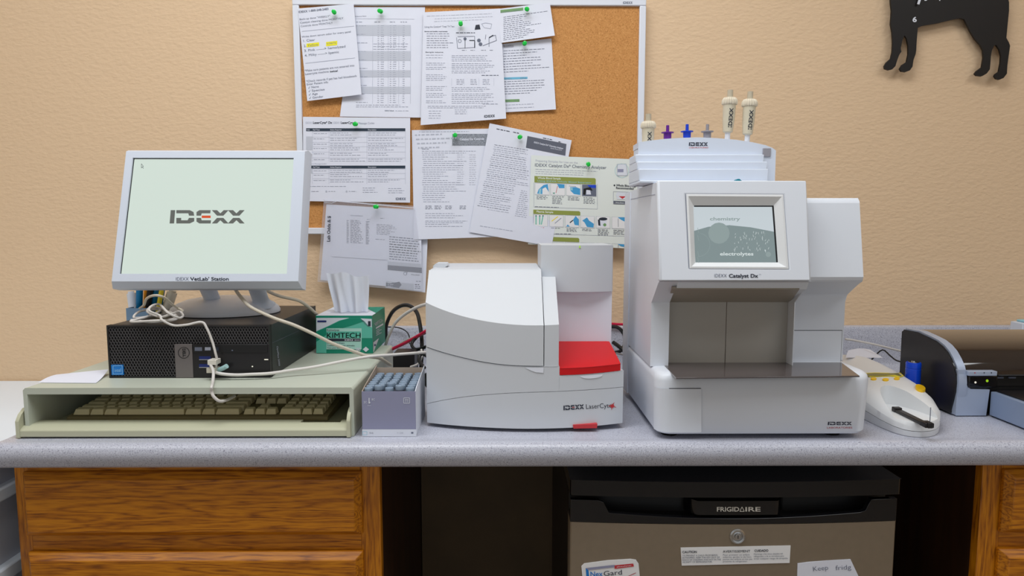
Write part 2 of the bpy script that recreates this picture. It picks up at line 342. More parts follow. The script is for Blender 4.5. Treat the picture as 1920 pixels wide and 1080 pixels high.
# ------------------------------------------------------------------ bulletin board
YB = 1.642      # cork face
bx0, bz1 = P(549, 0, YB).x, P(900, -1, YB).z; bx1, bz0 = P(1211, 0, YB).x, P(560, 439, YB).z
t = thing('bulletin_board', 'cork bulletin board in a white frame on the beige wall', 'bulletin board', ((bx0+bx1)/2, YW-.005, bz0))
b = MB(); b.box(bx0+.01, bx1-.01, YB, YW-.001, bz0+.01, bz1-.01, 'cork'); b.build('cork_panel', t)
fw = .0155; b = MB()
for q in ((bx0, bx1, bz1-fw, bz1), (bx0, bx1, bz0, bz0+fw), (bx0, bx0+fw, bz0+fw, bz1-fw), (bx1-fw, bx1, bz0+fw, bz1-fw)):
    b.box(q[0], q[1], YB-.007, YW-.0005, q[2], q[3], 'white_frame')
b.build('frame', t, bevel=.002)
b = MB(); d = DC(b, lambda x, y: P(x, y, YB-.0074)); d.idexx(1168, 7, 1186, 7, 4, 'ink_mid'); b.build('maker_mark', t)

# ------------------------------------------------------------------ papers on the board
def uvof(c, x, y):
    u = v = .5
    for _ in range(12):
        px = [(1-u)*(1-v)*c[0][k]+u*(1-v)*c[1][k]+u*v*c[2][k]+(1-u)*v*c[3][k] for k in (0, 1)]
        du = [(1-v)*(c[1][k]-c[0][k])+v*(c[2][k]-c[3][k]) for k in (0, 1)]
        dv = [(1-u)*(c[3][k]-c[0][k])+u*(c[2][k]-c[1][k]) for k in (0, 1)]
        ex, ey = x-px[0], y-px[1]; D = du[0]*dv[1]-du[1]*dv[0]
        u += (ex*dv[1]-ey*dv[0])/D; v += (du[0]*ey-du[1]*ex)/D
    return u, v
def sheet(name, label, c, d0, curl, paint, catg='paper', m='paper', group='papers pinned to the cork board', nu=14, nv=18):
    """c: corners TL TR BR BL; d0: distance off the cork; curl(u,v): extra lift"""
    Y0 = YB-.0006-d0
    def lift(u, v): return d0*0+curl(u, v)
    def pt(u, v, e=0):
        x = (1-u)*(1-v)*c[0][0]+u*(1-v)*c[1][0]+u*v*c[2][0]+(1-u)*v*c[3][0]
        y = (1-u)*(1-v)*c[0][1]+u*(1-v)*c[1][1]+u*v*c[2][1]+(1-u)*v*c[3][1]
        p = P(x, y, Y0); p.y -= lift(u, v)+e; return p
    b = MB(); b.shell(lambda u, v: pt(u, v), nu, nv, m, (0, .00025, 0))
    def fn(x, y):
        u, v = uvof(c, x, y); p = P(x, y, Y0); p.y -= lift(min(max(u, 0), 1), min(max(v, 0), 1))+.00035; return p
    paint(DC(b, fn))
    o = b.build(name, at=pt(.5, 1)); return tag(o, label, catg, group)
def k_(a=0, b=0, c=0, w=0): return lambda u, v: a*v*v+b*v*v*u*u+c*v*v*(1-u)**2+w*abs(math.sin(3*u+2*v))*v
def pB(d):
    d.text('Reference Values', 666, 32, 687, 31, 2, 'ink_mid'); d.line([(666, 35), (777, 36)], .5, 'ink_faint')
    for x in (668, 702, 731, 751): d.para(x, 41, x+14, 1, 2, 'ink_mid', .8)
    for y0, y1 in ((47, 67), (96, 114), (132, 145), (163, 176)): d.quad(666, y0, 770, y1, 'band')
    for y in range(48, 193, 4):
        for x, w_ in ((708, 3), (714, 6), (731, 3), (737, 6), (755, 4)): d.para(x, y, x+w_, 1, 3, 'ink_soft', .8, full=1)
        if y % 16 == 0: d.para(668, y, 690, 1, 3, 'ink_soft', .9)
    for y in (82, 87, 92): d.para(700, y, 768, 1, 3, 'ink_soft', .7)
    for x in (699, 728, 748, 770): d.line([(x, 47), (x, 195)], .4, 'ink_faint')
    d.para(668, 197, 776, 2, 3.5, 'ink_soft', .8); d.text('IDEXX VetLab', 722, 209, 739, 209, 2, 'ink_mid', .02); d.para(742, 208, 770, 1, 3, 'ink_soft', .7)
sheet('paper_table', 'upright white printout with grey-banded table, tucked behind the highlighted note', [(664, 13), (797, 13), (790, 221), (638, 219)], .001, k_(.004), pB)
def pA(d):
    s = -.108
    def T(t, x0, x1, y, h, m='ink_mid', bo=0): d.text(t, x0, y, x1, y+s*(x1-x0), h, m, bo)
    T('IDEXX 1-800-248-2483', 560, 616, 24.5, 4, 'ink_mid', .02)
    T('Back-up done "WEEKLY"', 562, 619, 38, 3.6); T('Catalyst cleaning done MONTHLY', 563, 644, 44.5, 3.6); T('Controls done MONTHLY', 564, 624, 51, 3.6)
    d.line([(566, 59), (664, 49)], .6, 'ink_soft'); T('Write down serum color for every panel', 566, 658, 71, 3.6)
    d.quad(575, 82, 598.5, 89, 'yellow_hi', s); d.quad(611.5, 79, 632.5, 87, 'yellow_hi', s)
    T('1. Clear', 569, 591, 79, 4.6, 'ink_mid'); T('2. Yellow', 570, 597, 88.5, 4.6, 'ink_mid'); T('icteric', 613, 631, 84, 4.6, 'ink_mid')
    T('3. Pink ------> hemolyzed', 571, 648, 97.5, 4.6, 'ink_mid'); T('4. Milky ------> lipemic', 572, 636, 106.5, 4.6, 'ink_mid')
    d.line([(573, 119), (666, 109)], .6, 'ink_soft')
    T('*Make sure patients are not entered into', 572, 665, 135, 4.2); T('Lasercyte machine', 573, 617, 141, 4); T('twice!', 619, 634, 136.5, 4, 'ink', .02)
    T('*Check records if pet has had bloodwork', 575, 670, 155, 4.2); T('Enter Patient info', 576, 616, 160.5, 4)
    for i, t_ in enumerate(('Name', 'Species', 'Age', 'Gender')):
        y = 166.5+i*6.5; x = 579+i*.6; d.line([(x, y-1.5), (x+1, y), (x+3, y-4)], .6, 'ink_mid'); T(t_, x+6, x+6+len(t_)*3.4, y-.6, 4)
sheet('highlighted_note', 'glossy white note with two yellow highlights, at the upper left corner of the board', [(558, 16), (663, 7), (679, 178), (577, 190)], .0082, k_(.004, .003), pA)
def pD(d):
    s = -.1; d.quad(937, 19, 981, 24.5, 'green_hi', -.11); d.text('RUNNING CONTROLS', 940, 24, 978, 20, 2.6, 'ink_mid')
    for i in range(13): d.para(944, 32+i*3.6, 980+random.uniform(0, 55), 1, 3, 'ink_mid', .8, sk=-.14, full=.95)
sheet('paper_note', 'white note headed in green at the upper right of the pinned papers', [(932, 17), (1031, 5), (1040, 68), (940, 81)], .0080, k_(.003, .003), pD)
def pE(d):
    d.text('QC CONTROLS', 944, 88, 963, 87, 3, 'ink_mid'); d.line([(944, 89), (963, 88)], .5, 'ink_mid')
    for i in range(9): d.para(944, 95+i*5, 985+random.uniform(0, 45), 1, 3, 'ink_mid', .9, sk=-.05, full=.95)
    d.quad(944, 145.5, 989, 149.5, 'blue_hi', -.03); d.text('USING IMPRECT SAMPLES', 946, 149, 987, 148, 2.6, 'ink_mid')
    for i in range(6): d.para(945, 153+i*4.6, 985+random.uniform(0, 42), 1, 3, 'ink_mid', .9, sk=-.04, full=.95)
    d.quad(946, 187, 974, 192, 'green_hi', -.03); d.text('RUNNING T3', 949, 191, 973, 190, 3, 'ink_mid'); d.para(946, 197, 1012, 2, 6, 'ink_soft', .8, sk=-.04)
sheet('paper_note', 'white note with one blue and one green highlight, below the green-headed note', [(937, 83), (1034, 72), (1042, 206), (945, 211)], .0012, k_(.003, .004), pE)
def pC(d):
    d.para(800, 30, 940, 1, 5, 'ink_faint', .8, sk=-.04); d.para(815, 35, 935, 1, 5, 'ink_faint', .8, sk=-.04); d.para(814, 40, 915, 1, 5, 'ink_faint', .8, sk=-.04)
    d.text('Using the Catalyst* Total T4 Test', 796, 52, 852, 51, 3.2, 'ink_mid'); d.text('Storage and handling requirements', 796, 60, 839, 60, 2, 'ink', .02)
    d.para(800, 63, 850, 7, 4.3, 'ink_mid', .8); d.text('Sample volume', 798, 99, 831, 99, 2.2, 'ink', .01)
    d.poly([(892, 47), (899, 46), (901, 55), (890, 56)], 'ink'); d.line([(903, 45), (910, 43), (922, 45), (920, 54), (908, 52), (903, 45)], .7, 'ink_soft')
    d.para(855, 61, 902, 1, 2, 'ink', 1.2)
    d.line([(858, 69), (890, 68), (890, 89), (858, 91), (856, 70)], .8, 'ink_mid'); d.ring(862, 77, 3, .8, 'ink_mid'); d.disc(872, 73, 3, 'ink_mid')
    d.line([(872, 73), (872, 91)], 1, 'ink'); d.line([(880, 76), (890, 76), (890, 90)], 1.6, 'ink'); d.disc(898, 76, 3.5, 'ink_mid'); d.disc(901, 83, 3.5, 'ink_mid')
    d.line([(905, 86), (931, 76), (929, 66), (917, 70), (917, 88)], .9, 'ink_mid'); d.line([(917, 71), (925, 66)], 2, 'ink'); d.line([(910, 74), (911, 65)], .8, 'ink_mid')
    for x in (866, 882, 902, 918): d.para(x, 94, x+10, 1, 2, 'ink_mid', .7)
    for y, n in ((103, 1), (108, 1), (118, 2), (126, 2), (140, 4), (162, 3), (175, 3), (189, 2)): d.para(799, y, 838, n, 3.4, 'ink_soft', .8)
    for y, n in ((104, 4), (119, 4), (133, 2), (164, 3), (176, 4), (190, 2)): d.para(847, y, 928, n, 3.3, 'ink_soft', .8)
    d.para(903, 141, 938, 1, 3, 'ink_mid', 1.2); d.para(905, 195, 938, 1, 3, 'ink_soft', 1)
    for x in (856, 882, 905): d.para(x, 149, x+14, 4, 3, 'ink_soft', .8)
    for x in (847, 870, 898, 926): d.line([(x, 147), (x, 161)], .4, 'ink_faint')
    d.para(802, 199, 925, 2, 3, 'ink_soft', .8); d.para(804, 208, 830, 4, 4.5, 'ink_soft', .8); d.para(853, 206, 880, 3, 3.6, 'ink_soft', .8); d.idexx(908, 221, 928, 220, 4.4, 'ink')
sheet('instruction_sheet', 'white instruction sheet with small machine diagrams, overlapping the notes at top centre', [(794, 23), (938, 16), (949, 223), (789, 235)], .0086, k_(.003, .003), pC)
def pF(d):
    d.text('IDEXX', 573, 232, 585, 232, 4, 'ink_faint'); d.text('LaserCyte* Dx', 587, 232, 623, 232, 4.4, 'ink', .02); d.text('IDEXX', 625, 232, 637, 232, 4, 'ink_faint')
    d.text('LaserCyte*', 639, 232, 667, 232, 4.4, 'ink', .02); d.text('Message Codes', 672, 233, 702, 232.5, 4, 'ink_soft')
    for y0, y1, e in ((240.5, 246, 303), (310.5, 316, 345)):
        d.quad(574, y0, 760, y1, 'banner_navy')
        for x, t_ in ((575, 'Code'), (587, 'Full Text'), (619, 'Action Required'), (690, 'Description')): d.text(t_, x, y1-1.5, x+len(t_)*1.4, y1-1.5, 2.4, 'paper', .01)
        for x in (586, 617, 688, 760): d.line([(x, y1), (x, e)], .4, 'ink_faint')
    d.quad(574, 256, 586, 281, 'band'); d.quad(574, 316, 586, 325, 'band')
    for y in (249, 259, 269, 277, 287, 298, 319, 327, 337):
        d.para(588, y+1, 614, 1, 3, 'ink_soft', .8)
        d.para(619, y, 686, 2, 3.6, 'ink_soft', .8, full=.5); d.para(690, y, 758, 2, 3.6, 'ink_soft', .8, full=.5); d.line([(586, y-2), (760, y-2)], .35, 'ink_faint')
    d.text('Instrument Message Codes', 573, 308, 612, 308, 2, 'ink_soft'); d.para(576, 349, 668, 1, 3, 'ink_soft', .8)
    for x in (580, 612, 650): d.disc(x, 359, 1.8, 'ink_faint'); d.para(x+4, 358.5, x+20, 1, 3, 'ink_soft', .8)
    d.para(680, 352, 708, 3, 4, 'ink_soft', .8); d.para(728, 353, 758, 3, 4, 'ink_soft', .8); d.idexx(742, 375, 761, 375, 4.4, 'ink_mid')
sheet('code_chart', 'wide white chart with two dark table headings, beside the monitor top', [(568, 219), (769, 221), (769, 380), (569, 377)], .0079, k_(.0006), pF)
def pG(d):
    d.quad(848, 251, 916, 273, 'banner_spotted', 0); d.text('Catalyst Dx Controls', 862, 263, 908, 262, 4, 'paper', .02)
    d.para(786, 247, 905, 1, 3, 'ink_soft', .9, sk=-.01)
    for i, e in enumerate((838, 880, 838, 830)): d.para(778+i*2, 252+i*8, e, 1, 3, 'ink_faint', 2.4, sk=-.03, dens=.5)
    d.para(791, 279, 806, 1, 3, 'ink_mid', .8); d.para(791, 283, 900, 2, 3.5, 'ink_soft', .8)
    for y in range(290, 382, 4): d.para(792+(y//12) % 2*2, y, 845+(y//20) % 2*30, 1, 3, 'ink_soft', .8, full=.6)
    for y in range(290, 350, 4):
        for x in (857, 880): d.para(x, y, x+14, 1, 3, 'ink_faint', .8, full=.7)
    for x in (798, 815, 835, 862): d.para(x, 386, x+14, 3, 2.6, 'ink_mid', .8, full=.8)
    for y in (400, 404, 408, 414, 417, 420, 424): d.para(798, y, 880, 1, 3, 'ink_soft', .8, full=.5)
sheet('control_sheet', 'plain upright printout with a speckled grey heading block, left of the tilted sheet', [(772, 244), (925, 241), (931, 444), (777, 449)], .002, k_(.009), pG)
def pH(d):
    s = .16
    d.poly([(989, 255), (1062, 270), (1060, 292), (986, 277)], 'banner'); d.text('IDEXX Catalyst Dx* Chemistry Analyzer', 1001, 268, 1056, 280, 3, 'paper', .02)
    d.text('Quick Reference', 1032, 278.5, 1053, 282.5, 2, 'paper')
    for x, y, e in ((931, 241, 957), (962, 247, 975), (1018, 258, 1040), (1047, 265, 1053)): d.para(x, y, e, 1, 3, 'ink', 1.3, sk=.2)
    y = 271
    for i in range(31):
        x0 = 927-i*1.05+(i//3 % 2)*2; e = 992 if i > 6 else 990-max(0, (5-i))*0
        if 17 < i < 31: e = x0+60
        d.para(x0, y+i*3.8, e, 1, 3, 'ink_mid' if i % 5 == 0 else 'ink_soft', .8, sk=s, full=.6 if i % 4 == 3 else .92)
    for i in range(14): d.para(977-i*.9, 357+i*3.6, 990, 1, 3, 'ink_soft', .8, sk=s)
    d.para(914, 392, 960, 1, 3, 'ink_faint', .9, sk=s); d.para(900, 423, 980, 1, 3, 'ink_soft', .8, sk=s)
sheet('tilted_sheet', 'white sheet pinned tilted clockwise with a dark grey title block', [(918, 231), (1072, 263), (1034, 462), (880, 435)], .0075, k_(.006), pH)
def pI(d):
    s = .035
    d.text('Preparing Samples for Use on the', 1004, 303, 1083, 307, 4, 'ink_faint'); d.text('IDEXX Catalyst Dx* Chemistry Analyzer', 1003, 312, 1137, 317, 6, 'ink_mid', .005)
    d.para(1004, 317, 1135, 1, 3, 'ink_soft', .7, sk=s); d.para(1004, 321, 1120, 1, 3, 'ink_soft', .7, sk=s); d.para(1004, 325, 1095, 1, 3, 'ink_soft', .7, sk=s)
    def bar(x0, y0, x1, y1, t_, t2=None):
        d.poly([(x0, y0), (x1-2, y0+s*(x1-x0)), (x1, y0+2+s*(x1-x0)), (x1, y1+s*(x1-x0)), (x0, y1)], 'olive'); d.text(t_, x0+6, y0+5.2, x0+6+len(t_)*2.4, y0+5.2+s*40, 3.6, 'poster', .02)
        if t2: d.text(t2, x0+6, y0+10.5, x1-8, y0+10.5+s*(x1-x0-14), 3, 'cyan_print')
    bar(1002, 330, 1117, 342, 'Whole Blood Sample', 'Using IDEXX Whole Blood Separator'); bar(1000, 393, 1088, 401, 'Plasma Sample'); bar(998, 443, 1086, 451, 'Serum Sample')
    d.line([(1001, 342), (1001, 388), (1120, 392), (1120, 345)], .5, 'ink_soft'); d.line([(1000, 401), (999, 438), (1178, 443)], .5, 'ink_soft')
    def pic(x, y, k, w_=27, h_=22):
        d.line([(x, y), (x+w_, y+s*w_), (x+w_, y+h_+s*w_), (x, y+h_), (x, y)], .4, 'ink_faint')
        d.poly([(x+.5, y+.6), (x+w_-.5, y+s*w_+.6), (x+w_-.5, y+h_+s*w_-.5), (x+.5, y+h_-.5)], 'paper_warm' if k != 4 else 'ink_mid')
        g = 'glove'
        if k == 1: d.poly([(x+4, y+20), (x+7, y+12), (x+16, y+4), (x+24, y+2), (x+26, y+17), (x+20, y+8), (x+14, y+11), (x+14, y+21)], g); d.poly([(x+8, y+12), (x+12, y+10), (x+11, y+21), (x+7, y+21)], 'cyan_print')
        if k == 2: d.poly([(x+12, y+1), (x+26, y+2), (x+26, y+9), (x+16, y+9)], g); d.line([(x+13, y+5), (x+10, y+18)], .9, 'red_print'); d.poly([(x+3, y+18), (x+8, y+17), (x+7, y+20)], 'teal')
        if k == 3: d.poly([(x+7, y+6), (x+18, y+6), (x+26, y+9), (x+26, y+21), (x+14, y+19), (x+8, y+13)], g); d.line([(x+5, y+4), (x+18, y+5)], 1, 'ink_soft'); d.poly([(x+7, y+7), (x+12, y+7), (x+12, y+12), (x+7, y+12)], 'cyan_print')
        if k == 4: d.poly([(x+10, y+1), (x+26, y+1), (x+26, y+7), (x+14, y+6)], 'blue'); d.poly([(x+8, y+11), (x+15, y+9), (x+17, y+19), (x+8, y+19)], 'paper'); d.poly([(x+2, y+19), (x+3, y+8), (x+16, y+5), (x+20, y+12), (x+8, y+10), (x+6, y+20)], 'black')
        if k == 5:
            for q in (4, 11, 17): d.line([(x+q, y+3), (x+q+(q > 15)*-3, y+19)], 1.8, 'teal_lite'); d.disc(x+q, y+3, 1.4, 'ink')
        if k == 6: d.line([(x+4, y+12), (x+16, y+3)], 1.6, 'amber_line'); d.line([(x+10, y+16), (x+22, y+6)], 1.6, 'ink_soft')
        if k == 7: d.poly([(x+15, y+8), (x+20, y+1), (x+26, y+8), (x+26, y+19), (x+18, y+18)], g); d.line([(x+9, y+14), (x+15, y+9)], 2, 'ink'); d.poly([(x+2, y+21), (x+5, y+17), (x+9, y+21)], g)
        if k == 8: d.poly([(x+3, y+9), (x+12, y+3), (x+16, y+9), (x+25, y+15), (x+24, y+22), (x+12, y+21), (x+7, y+12)], g)
        if k == 9: d.poly([(x+5, y+6), (x+20, y+6), (x+19, y+20), (x+6, y+19)], 'paper'); d.disc(x+13, y+5, 8, 'ink', ry=3); d.poly([(x+3, y+6), (x+7, y+6), (x+8, y+18), (x+4, y+17)], 'ink'); d.disc(x+16, y+16, 3, 'green_hi')
        if k == 10: d.poly([(x+11, y+1), (x+26, y+1), (x+26, y+10), (x+18, y+6)], g); d.line([(x+12, y+3), (x+12, y+19)], .8, 'ink_mid')
    for i, k in enumerate((1, 2, 3, 4)): pic(1003+i*29.4, 343+i*.9, k); d.para(1006+i*29.4, 367+i, 1028+i*29.4, (3, 6, 3, 5)[i], 2.6, 'ink_mid', .8, sk=s)
    for i, k in enumerate((5, 6, 7, 8, 9, 10)): pic(1001+i*29.2, 402+i*.9, k, 26, 22); d.para(1004+i*29.2, 426+i, 1025+i*29.2, (2, 1, 3, 2, 5, 4)[i], 2.4, 'ink_mid' if i else 'red_print', .8, sk=s)
    for i in range(6):
        x, y = 1001+i*29.2, 452+i*.9; yb = 457.5+.042*(x-990)
        d.line([(x, yb), (x, y), (x+26, y+.9), (x+26, yb+1)], .4, 'ink_faint')
        if i == 0: d.poly([(x+4, y+3), (x+13, y+2), (x+20, y+3), (x+19, yb), (x+5, yb)], 'ink')
        if i == 5: d.poly([(x+11, y+1), (x+25.5, y+2), (x+25.5, yb-1), (x+17, y+5)], 'glove'); d.line([(x+12, y+2), (x+12, yb)], .8, 'ink_mid')
    d.para(1003, 387, 1058, 1, 3, 'ink_mid', .9, sk=s); d.para(1003, 437.5, 1078, 1, 3, 'ink_mid', .9, sk=.01)
    d.ring(1166, 320, 13, .5, 'cyan_print'); d.poly([(1158, 308), (1174, 308), (1176, 329), (1157, 329)], 'carton_white'); d.poly([(1158, 317), (1169, 317), (1169, 323), (1158, 323)], 'carton_lilac'); d.line([(1157, 329), (1157, 308), (1174, 307), (1177, 329), (1157, 330)], .5, 'ink_soft')
    d.disc(1152, 347.5, 1.6, 'ink'); d.text('Whole Blood Sep', 1155, 349, 1192, 351, 4, 'ink', .02); d.text('Recommended', 1155, 354, 1188, 355.5, 4, 'ink', .02)
    d.line([(1150, 359), (1179, 360), (1179, 382), (1150, 381), (1150, 359)], .6, 'ink_soft'); d.poly([(1150, 376.5), (1179, 377.5), (1179, 383.5), (1150, 382.5)], 'banner')
    d.text('Whole Blood', 1154, 381, 1169, 381.5, 2.6, 'poster'); d.poly([(1157, 360), (1175, 361), (1177, 365), (1175, 374), (1157, 374), (1155, 365)], 'carton_white'); d.poly([(1160, 368), (1174, 368), (1167, 373)], 'red_print')
sheet('instruction_poster', 'wide poster with olive bars and blue gloved hands, behind the red-tray analyzer', [(996, 291), (1200, 299), (1185, 466), (990, 458)], .0105, k_(.001), pI, 'poster', 'poster', nu=10, nv=8)
# plastic bag and its contents
def pJ1(d):
    d.text('IDEXX REFERENCE', 657, 405, 680, 406, 2, 'ink_mid'); d.para(688, 411, 695, 1, 2, 'ink_mid', .8); d.para(713, 409, 722, 1, 2, 'ink_mid', .8)
    for i in range(17):
        d.para(650, 413+i*2.6, 654, 1, 2, 'ink_mid', .9, full=1); d.para(657, 412.5+i*2.6, 682, 1, 2, 'ink_mid', .9, sk=.05, full=.6); d.para(686, 415+i*2.6, 693, 1, 2, 'ink_mid', 1, full=.8)
    for i in range(7): d.para(706, 420+i*3, 745, 1, 2, 'ink_mid', .8, sk=.08, full=.6)
    d.para(704, 448, 727, 1, 2, 'ink_mid', .8, sk=.06)
sheet('folded_list', 'folded white list of fine print inside the clear bag', [(630, 389), (776, 392), (768, 490), (622, 481)], .0084, k_(.0008), pJ1)
def pJ2(d):
    ls = ['Interference result as a value', 'you in the small amount of drug in', 'equipment room. Please check', 'the control for convenience. Please', 'always if you run the dispenser in', 'abnormal than same as on the other', 'results of groups. If by surprise', 'it turns out or graph is red next to', 'function. If I cancel to the pre', 'call support and get it done']
    for i, l in enumerate(ls): d.para(730, 443+i*4.6, 789, 1, 3, 'ink' if i in (3, 4, 5, 6) else 'ink_mid', 1.5, sk=.09, full=.85)
    d.poly([(727, 490), (789, 495), (791, 503), (727, 497)], 'band'); d.poly([(727, 497), (791, 502), (791, 512), (727, 506)], 'banner')
    d.ring(760, 513, 3, .8, 'ink_mid'); d.line([(762, 514), (764, 509)], .8, 'ink_mid'); d.text('Mindset', 771, 516, 787, 516.5, 2.4, 'ink')
    d.poly([(724, 527), (752, 530), (776, 532), (776, 544), (723, 537)], 'band'); d.poly([(724, 530), (740, 530), (749, 528), (753, 534), (748, 540), (724, 537)], 'banner')
    d.para(727, 530, 738, 3, 3, 'paper', .8); d.para(780, 527, 790, 1, 2, 'ink_mid', 1); d.para(778, 533, 790, 1, 2, 'ink', 1.4); d.para(778, 537, 790, 2, 3, 'ink_mid', 1)
sheet('printed_leaflet', 'leaflet with grey bars and a dark pill picture, right side of the clear bag', [(730, 438), (790, 443), (791, 546), (723, 539)], .0094, k_(.0008), pJ2)
def pbag(d):
    d.text('Lab Odds & $', 619, 453, 620, 405, 6, 'ink', .02); d.line([(608, 375), (776, 390)], 1.5, 'paper'); d.line([(608, 380), (622, 381), (630, 378)], .8, 'white')
    d.text('0.5%', 601, 526, 611, 527, 2, 'ink_soft')
o = sheet('plastic_bag', 'clear plastic bag of folded papers with handwriting up its left side', [(607, 374), (778, 386), (797, 548), (596, 528)], .0110, k_(.003, 0, .0, .0006), pbag, 'bag', 'bag', 'bag on the board')
o = sheet('white_backing_sheet', 'plain white sheet inside the clear bag, behind the folded list', [(612, 383), (775, 393), (790, 543), (601, 525)], .0078, k_(.0008), lambda d: None)
sheet('blank_sheet', 'blank white sheet showing as a strip right of the clear bag, under the plain printout', [(742, 392), (804, 396), (798, 548), (742, 540)], .0006, k_(.0075), lambda d: None)

# push pins
def pin_mesh(m):
    m.lathe([(.0003, .0), (.0006, -.001), (.0006, .010)], (0, 0, 0), 'steel', 8, ax=(0, -1, 0))
    m.lathe([(.0036, .008), (.0052, .0086), (.0052, .0098), (.0032, .0115), (.0030, .016), (.0042, .0182), (.0050, .0192), (.0048, .0203), (.0028, .0212)], (0, 0, 0), 'pin_green', 20, ax=(0, -1, 0))
m = MB(); pin_mesh(m); pin0 = None
pins = [(624, 20, .009, 'the highlighted note'), (714, 18, .002, 'the grey-banded table printout'), (863, 43, .009, 'the sheet with machine diagrams'), (990, 13, .0085, 'the green-headed note'),
        (983, 79, .002, 'the note with a blue highlight'), (666, 230, .0083, 'the wide chart with dark headings'), (853, 251, .003, 'the printout with a speckled block'), (977, 254, .008, 'the tilted sheet'),
        (1104, 305, .011, 'the olive-barred poster'), (706, 387, .011, 'the clear plastic bag')]
for x, y, dd, lab in pins:
    if pin0 is None: o = pin0 = m.build('push_pin')
    else: o = pin0.copy(); sc.collection.objects.link(o)
    o.location = P(x, y, YB-dd-.018)+Vector((0, .018, 0)); o.rotation_euler = (random.uniform(-.1, .25), 0, random.uniform(-.2, .2))
    tag(o, 'green push pin stuck through '+lab, 'push pin', 'green push pins on the board')

# ------------------------------------------------------------------ dog shaped clock
YD = 1.640
dog = [(1669, -30), (1670, 5), (1672, 20), (1670, 45), (1673, 60), (1674, 80), (1673, 98), (1670, 110), (1662, 117), (1658, 124), (1659, 129), (1666, 131.5), (1673, 130), (1679, 124), (1682, 114), (1686, 103), (1690, 97), (1689, 90), (1692, 76), (1696, 66),
       (1700, 72), (1703, 86), (1703, 102), (1700, 116), (1691, 122), (1687, 129), (1690, 134), (1698, 135), (1706, 132), (1711, 125), (1713, 112), (1717, 101), (1718, 94), (1719, 75), (1721, 52), (1730, 48), (1760, 43), (1785, 37), (1800, 34), (1808, 36), (1813, 46), (1820, 60), (1828, 73), (1838, 84), (1843, 94), (1844, 108), (1841, 126), (1831, 133), (1827.5, 138), (1831, 142), (1841, 143), (1850, 138), (1856, 130), (1857, 120), (1858, 105), (1860, 94), (1864, 86), (1868, 84), (1874, 93), (1877, 105), (1876, 118), (1873, 134), (1866, 139), (1864.5, 143), (1868, 148), (1874, 149.5), (1882, 146), (1888, 138), (1889, 122), (1892, 100), (1894, 86), (1892, 80), (1887, 71), (1889, 50), (1892, 20), (1892, 4), (1888, -10)]
up = [(1896, -24), (1908, -40), (1912, -62), (1904, -66), (1898, -46), (1884, -36), (1830, -40), (1770, -44), (1736, -60), (1724, -92), (1716, -104), (1708, -92), (1690, -88), (1664, -78), (1656, -68), (1662, -60), (1676, -56), (1680, -44)]
t = thing('dog_clock', 'black dog silhouette wall clock with white numerals, at the upper right', 'clock', P(1780, 149, YD))
pts = [P(x, y, YD) for x, y in (dog+up)]
b = MB(); b.prism([(p.x, p.z) for p in pts], 'y', YD, YD+.005, 'dog_black'); o = b.build('silhouette', t, bevel=.0008, smooth=False)
b = MB(); b.lathe([(.03, 0), (.03, .015)], (P(1735, -40, YD).x, YW-.001, P(1735, -40, YD).z), 'black', 24, ax=(0, -1, 0)); b.build('movement_box', t)
b = MB(); d = DC(b, lambda x, y: P(x, y, YD-.0006)); 
for c_, x0, x1, yy in (('6', 1711, 1719, 41), ('5', 1733, 1739, 1), ('4', 1757, 1764, 1)):
    b = MB(); DC(b, lambda x, y: P(x, y, YD-.0006)).text(c_, x0, yy, x1, yy, 9.5, 'white_frame', .03); b.build('numeral', t)
b = MB(); b.prism([(p.x, p.z) for p in (P(1717, 9, YD), P(1721, 10, YD), P(1737, -40, YD), P(1733, -41, YD))], 'y', YD-.006, YD-.0045, 'white_frame'); b.build('clock_hand', t)

# ------------------------------------------------------------------ keyboard shelf unit
SZ = .085; SX0, SX1 = PZ(44, 727, SZ).x, PZ(662, 727, SZ).x; SY0 = PZ(350, 727, SZ).y; SY1 = 1.50
t = thing('keyboard_shelf', 'putty-coloured keyboard drawer unit on the counter under the computer', 'keyboard drawer', ((SX0+SX1)/2, 1.3, 0))
b = MB(); th = .007
xo = [(SX0, .001), (SX1, .001), (SX1, SZ), (SX0, SZ)]; xi = [(SX0+th, .001), (SX1-th, .001), (SX1-th, SZ-th), (SX0+th, SZ-th)]
b.prism([(SX0, .0005), (SX0+th, .0005), (SX0+th, SZ-.011), (SX1-th, SZ-.011), (SX1-th, .0005), (SX1, .0005), (SX1, SZ-.004), (SX1-.004, SZ), (SX0+.004, SZ), (SX0, SZ-.004)], 'y', SY0, SY1, 'putty_top')
b.box(SX0+th, SX1-th, SY1-.006, SY1-.0005, .0005, SZ-.011, 'putty_top'); b.build('housing', t, bevel=.0015)
b = MB(); DX0, DX1 = PZ(38, 820, 0).x, PZ(656, 820, 0).x; DY = 1.0985
b.box(DX0+.012, DX1-.008, DY+.02, SY1-.03, .0045, .010, 'putty'); b.build('tray_floor', t)
b = MB(); n0, n1 = P(556, 790, DY).x, P(632, 790, DY).x
for xa, xb_, ty in ((DX0+.006, n0, .036), (n0, n1, .020), (n1, DX1-.004, .036)):
    prf = [(DY, .003), (DY, .0135), (DY+.003, .0165), (DY+.009, .0195), (DY+.016, .0212), (DY+ty, .022), (DY+ty, .003)]
    b.prism(prf, 'x', xa, xb_, 'putty')
b.build('tray_front', t, bevel=.001)
for xa, xb_ in ((DX0, DX0+.006), (DX1-.004, DX1+.002)):
    b = MB(); b.prism([(DY-.001, .001), (DY-.001, .030), (DY+.006, .040), (DY+.018, .048), (SY0+.12, .052), (SY0+.12, .001)], 'x', xa, xb_, 'putty'); b.build('tray_side', t, bevel=.0015)
